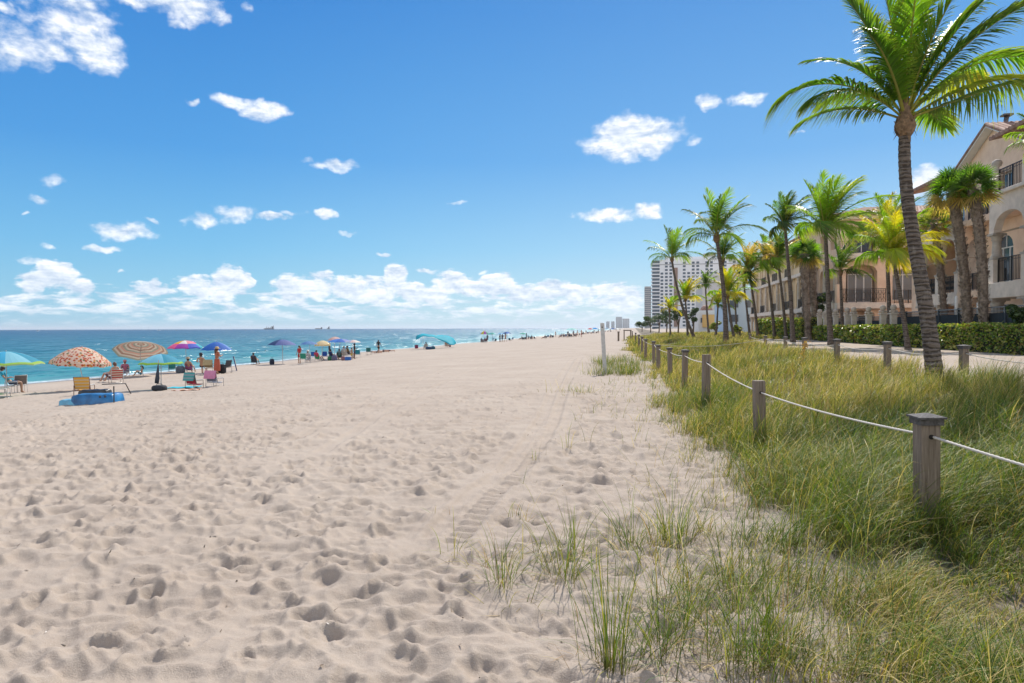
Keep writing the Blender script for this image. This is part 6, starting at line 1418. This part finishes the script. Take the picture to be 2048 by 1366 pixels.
# turquoise wind-blown sun shade
D = -(CAMR.transposed() @ (G(872, 697) - Vector((0, 0, EYE)))).z; TQ = (.01, .46, .58)
topl = [(833, 671), (845, 667), (858, 669), (872, 670), (886, 670), (898, 672), (906, 676), (911, 682), (912.5, 689)]
botl = [(832, 680), (846, 672), (860, 674), (868, 675), (877, 679), (884, 682), (890, 684), (899, 690), (909, 690)]
g = at(872, 696, D); g.z = H(g.x, g.y); root = empty('sun_shade', g); vs = []; n = len(topl)
for j in range(7):
    for i in range(n): a = at(topl[i][0], topl[i][1], D + 2.); b_ = at(botl[i][0], botl[i][1], D - 1.5); q = a.lerp(b_, j / 6) + Vector((0, 0, .14 * math.sin(math.pi * j / 6))); vs.append(q - g)
m = MB(); m.smooth = True; m.add(vs, [(j * n + i, j * n + i + 1, (j + 1) * n + i + 1, (j + 1) * n + i) for j in range(6) for i in range(n - 1)]); o = m.build('fabric', leafmat('shade_cloth', .4, .7, .3, (1, 1, 1), 1.), root)
ca = o.data.color_attributes.new('Col', 'FLOAT_COLOR', 'POINT'); ca.data.foreach_set('color', np.tile([*TQ, 1.], len(vs)).astype(np.float32)); sd_ = o.modifiers.new('thick', 'SOLIDIFY'); sd_.thickness = .01
for (px, py, pt) in ((846, 695, 668), (888, 692, 671)): a = G(px, py); b_ = at(px, pt, D); m = MB(); m.tube([a - g - Vector((0, 0, .2)), b_ - g], .025, 6); m.build('pole', alu, root)
for (p0, p1) in (((832, 680), (818, 697)), ((912, 689), (918, 693))): a = at(*p0, D) - g; b_ = G(*p1) - g; m = MB(); m.tube([a, b_], .008, 4); m.build('guy_rope', ropem, root)
tag(root, 'bright turquoise wind-blown sun shade arched on two poles near the water', 'sun shade')
seated('person facing the sea beneath the low end of the turquoise sun shade', 'low pale chair beneath the low end of the turquoise sun shade', 893, 694, R(10), (.4, .35, .3), skin=TAN, bottom=(.2, .05, .04), hair=(.05, .03, .02))
person('bare-backed person sitting on the sand below the turquoise sun shade', G(900, 694.5), R(40), 'sit_ground', skin=(.46, .26, .17), bottom=(.1, .05, .1))
seated('person in white shirt reclining under the turquoise sun shade', 'low white chair under the middle of the turquoise sun shade', 851, 698, R(30), (.6, .6, .6), skin=PALE_, top=((.65, .64, .66),), hair=(.25, .18, .12), frame=whm)
# lying sunbathers by the waterline
for i, (px, py, lb) in enumerate([(763, 706.5, 'sunbather lying at the waterline, nearest to the lone dark teal chair'), (778, 704.5, 'second sunbather lying at the waterline with dark swimwear'), (790, 703, 'third sunbather lying at the waterline, next to the open sand')]):
    g = G(px, py); o = person(lb, g + Vector((0, 0, .12)), R(20 + 40 * i), 'stand', skin=(.42, .22, .14), bottom=(.05, .02, .03), group='sunbathers'); o.rotation_euler = (R(-88), 0, R(70 + 15 * i))

# ---- far crowd: copies of a few figures and chairs, too small to tell apart
GP_ = 'far crowd along the waterline'
protos = [person('tiny distant person standing among the far waterline crowd', G(1005, 684), R(10), 'stand', DARKS, ((.04, .04, .06),), (.03, .03, .08), group=GP_),
          person('tiny distant person standing among the far waterline crowd', G(1111, 674), R(-40), 'walk', TAN, None, (.25, .03, .03), group=GP_),
          person('tiny distant person seated among the far waterline crowd', G(1057, 679), R(20), 'sit_low', TAN, ((.10, .10, .14),), (.05, .05, .08), group=GP_)]
cp = [chair('tiny distant dark chair among the far waterline crowd', G(1062, 679), R(15), (.03, .05, .07), group='far chairs along the waterline', frame=dkm), chair('tiny distant blue chair among the far waterline crowd', G(1096, 676.5), R(15), (.03, .12, .28), group='far chairs along the waterline', high=True)]
rg = random.Random(5)
def drop(src, px, py):
    c = copy_tree(src); c.location = G(px, py); c.rotation_euler = (0, 0, rg.uniform(-1.2, 1.2)); return c
for (px, py, k) in [(963, 685.5, 2), (968, 685, 2), (975, 684.5, 0), (1000, 684, 0), (1011, 684, 1), (1042, 680, 2), (1053, 679.5, 0), (1064, 679, 2), (1088, 678, 2), (1101, 676.5, 2), (1122, 675.5, 2), (1130, 675, 2), (1136, 674.5, 0), (1141, 674, 2), (1147, 674, 0), (1152, 674, 2), (1155, 673.5, 1), (1168, 669, 2), (1172, 668.5, 0), (1177, 668, 2), (1184, 667.5, 2), (1188, 667.3, 0), (1194, 667, 2), (1197, 666.5, 0), (1216, 664, 2), (1220, 663.5, 0), (1232, 663, 1), (1240, 661.5, 0), (1205, 665, 2)]: drop(protos[k], px, py)
for (px, py, k) in [(966, 685, 0), (985, 684, 1), (990, 683.5, 0), (1020, 682, 0), (1024, 682, 1), (1046, 680, 0), (1050, 679.5, 0), (1070, 678.5, 0), (1091, 677.5, 0), (1105, 676, 0), (1119, 675.5, 1), (1126, 675, 0), (1133, 675, 1), (1139, 674.5, 0), (1144, 674, 0), (1150, 673.5, 0), (1160, 671, 0), (1166, 669.5, 0), (1175, 668, 1), (1182, 667.5, 0), (1187, 667, 1), (1193, 666.5, 0), (1222, 663.5, 0), (1210, 664.5, 1)]: drop(cp[k], px, py)
person('person walking over the open sand away from the waterline crowd, ahead of it', G(1163, 675), R(150), 'walk', (.40, .2, .13), None, (.30, .04, .05), group='people on the beach')

# ---- boats
hull_m = mat('ship_hull', (.02, .025, .04), .7, .2, .05); sup_m = mat('ship_superstructure', (.30, .33, .38), .7, .1)
def ship(label, px, d, L, segs):
    b_ = at(px, 657, d * .55); b_.z = SEA; root = empty('cargo_ship', b_, YAW); root.scale = (.55,) * 3; m = MB(); h = 9.
    m.add([(-L / 2, -8, -2), (L / 2 - 4, -8, -2), (L / 2 - 4, 8, -2), (-L / 2, 8, -2), (-L / 2 - 5, -9, h + 3), (L / 2, -9, h), (L / 2, 9, h), (-L / 2 - 5, 9, h + 3)], [(0, 3, 2, 1), (4, 5, 6, 7), (0, 1, 5, 4), (1, 2, 6, 5), (2, 3, 7, 6), (3, 0, 4, 7)]); m.build('hull', hull_m, root)
    for (x0, x1, z1) in segs: m = MB(); m.box(x0, x1, -7, 7, h + .1, z1); m.build('superstructure' if x1 - x0 > 4 else 'mast', hull_m, root)
    tag(root, label, 'ship', 'ships on the horizon')
ship('dark cargo ship with bridge and deck cranes on the horizon, larger of the ships', 538.5, 8000, 112, [(28, 46, 34), (48, 50, 44), (-30, -28, 32), (-8, -6, 28), (14, 16, 30), (-44, 20, 14)])
ship('low dark cargo ship on the horizon with stern house, right of the larger ship', 638, 9000, 88, [(26, 42, 26), (-20, 20, 12)]); ship('short stubby vessel at the far right of the horizon ships', 657, 9000, 32, [(-4, 12, 30), (10, 11.5, 38)])
foam = mat('boat_wake_foam', (.8, .84, .86), .8, .1)
def boat(label, px, py, d, L, wk, mast=0, group='small boats'):
    b_ = at(px, py, d); b_.z = SEA; root = empty('motor_boat' if not mast else 'sailing_boat', b_, YAW); m = MB(); m.add([(-L / 2, -1, -.3), (L / 2 - 1, -.6, -.3), (L / 2 - 1, .6, -.3), (-L / 2, 1, -.3), (-L / 2, -1.2, .9), (L / 2, 0, 1.3), (L / 2, 0.01, 1.3), (-L / 2, 1.2, .9)], [(0, 3, 2, 1), (4, 5, 6, 7), (0, 1, 5, 4), (2, 3, 7, 6), (3, 0, 4, 7), (1, 2, 6, 5)]); m.build('hull', sup_m if mast else foam, root)
    m = MB(); m.box(-L * .2, L * .1, -.6, .6, .95, 2.1); m.build('cabin', hull_m, root)
    if mast: m = MB(); m.tube([(0, 0, 1), (0, 0, mast)], .25, 5); m.build('mast', hull_m, root)
    tag(root, label, 'boat', group)
    if wk:
        m = MB(); m.smooth = True; n = 20; s_ = -1
        for i in range(n + 1): f = i / n; m.v += [(s_ * (L / 2 + f * wk), -.8 - 2.2 * f, .05 + .5 * (1 - f)), (s_ * (L / 2 + f * wk), .8 + 2.2 * f, .05 + .5 * (1 - f))]
        for i in range(n): m.f.append([2 * i, 2 * i + 1, 2 * i + 3, 2 * i + 2]); m.m.append(0); m.sm.append(True)
        o = m.build('boat_wake', foam); o.location = b_; o.rotation_euler = (0, 0, YAW); tag(o, 'white foam wake trailing behind a speeding boat', 'wake', kind='stuff')
boat('small white motor boat with a short wake near the left edge', 76, 661, 1400, 5, 14); boat('speeding boat drawing the longest white wake, below the sailing boat', 318, 660.5, 1500, 7, 16)
boat('faint sailing boat with a bare mast on the horizon', 297, 657.5, 5000, 18, 0, 24)

# ------------------------------------------------------------------ sea air
hzm, t, out = newmat('haze_air'); pv = t.n('ShaderNodeVolumePrincipled'); pv.inputs['Color'].default_value = (.80, .88, .97, 1); pv.inputs['Density'].default_value = 5e-5; pv.inputs['Anisotropy'].default_value = .3; t.l.new(pv.outputs[0], out.inputs['Volume'])
m = MB(); m.box(-33000, 33000, -33000, 33000, -14, 112); o = m.build('haze', hzm); tag(o, 'thin bluish sea air over the whole beach', 'haze', kind='stuff')
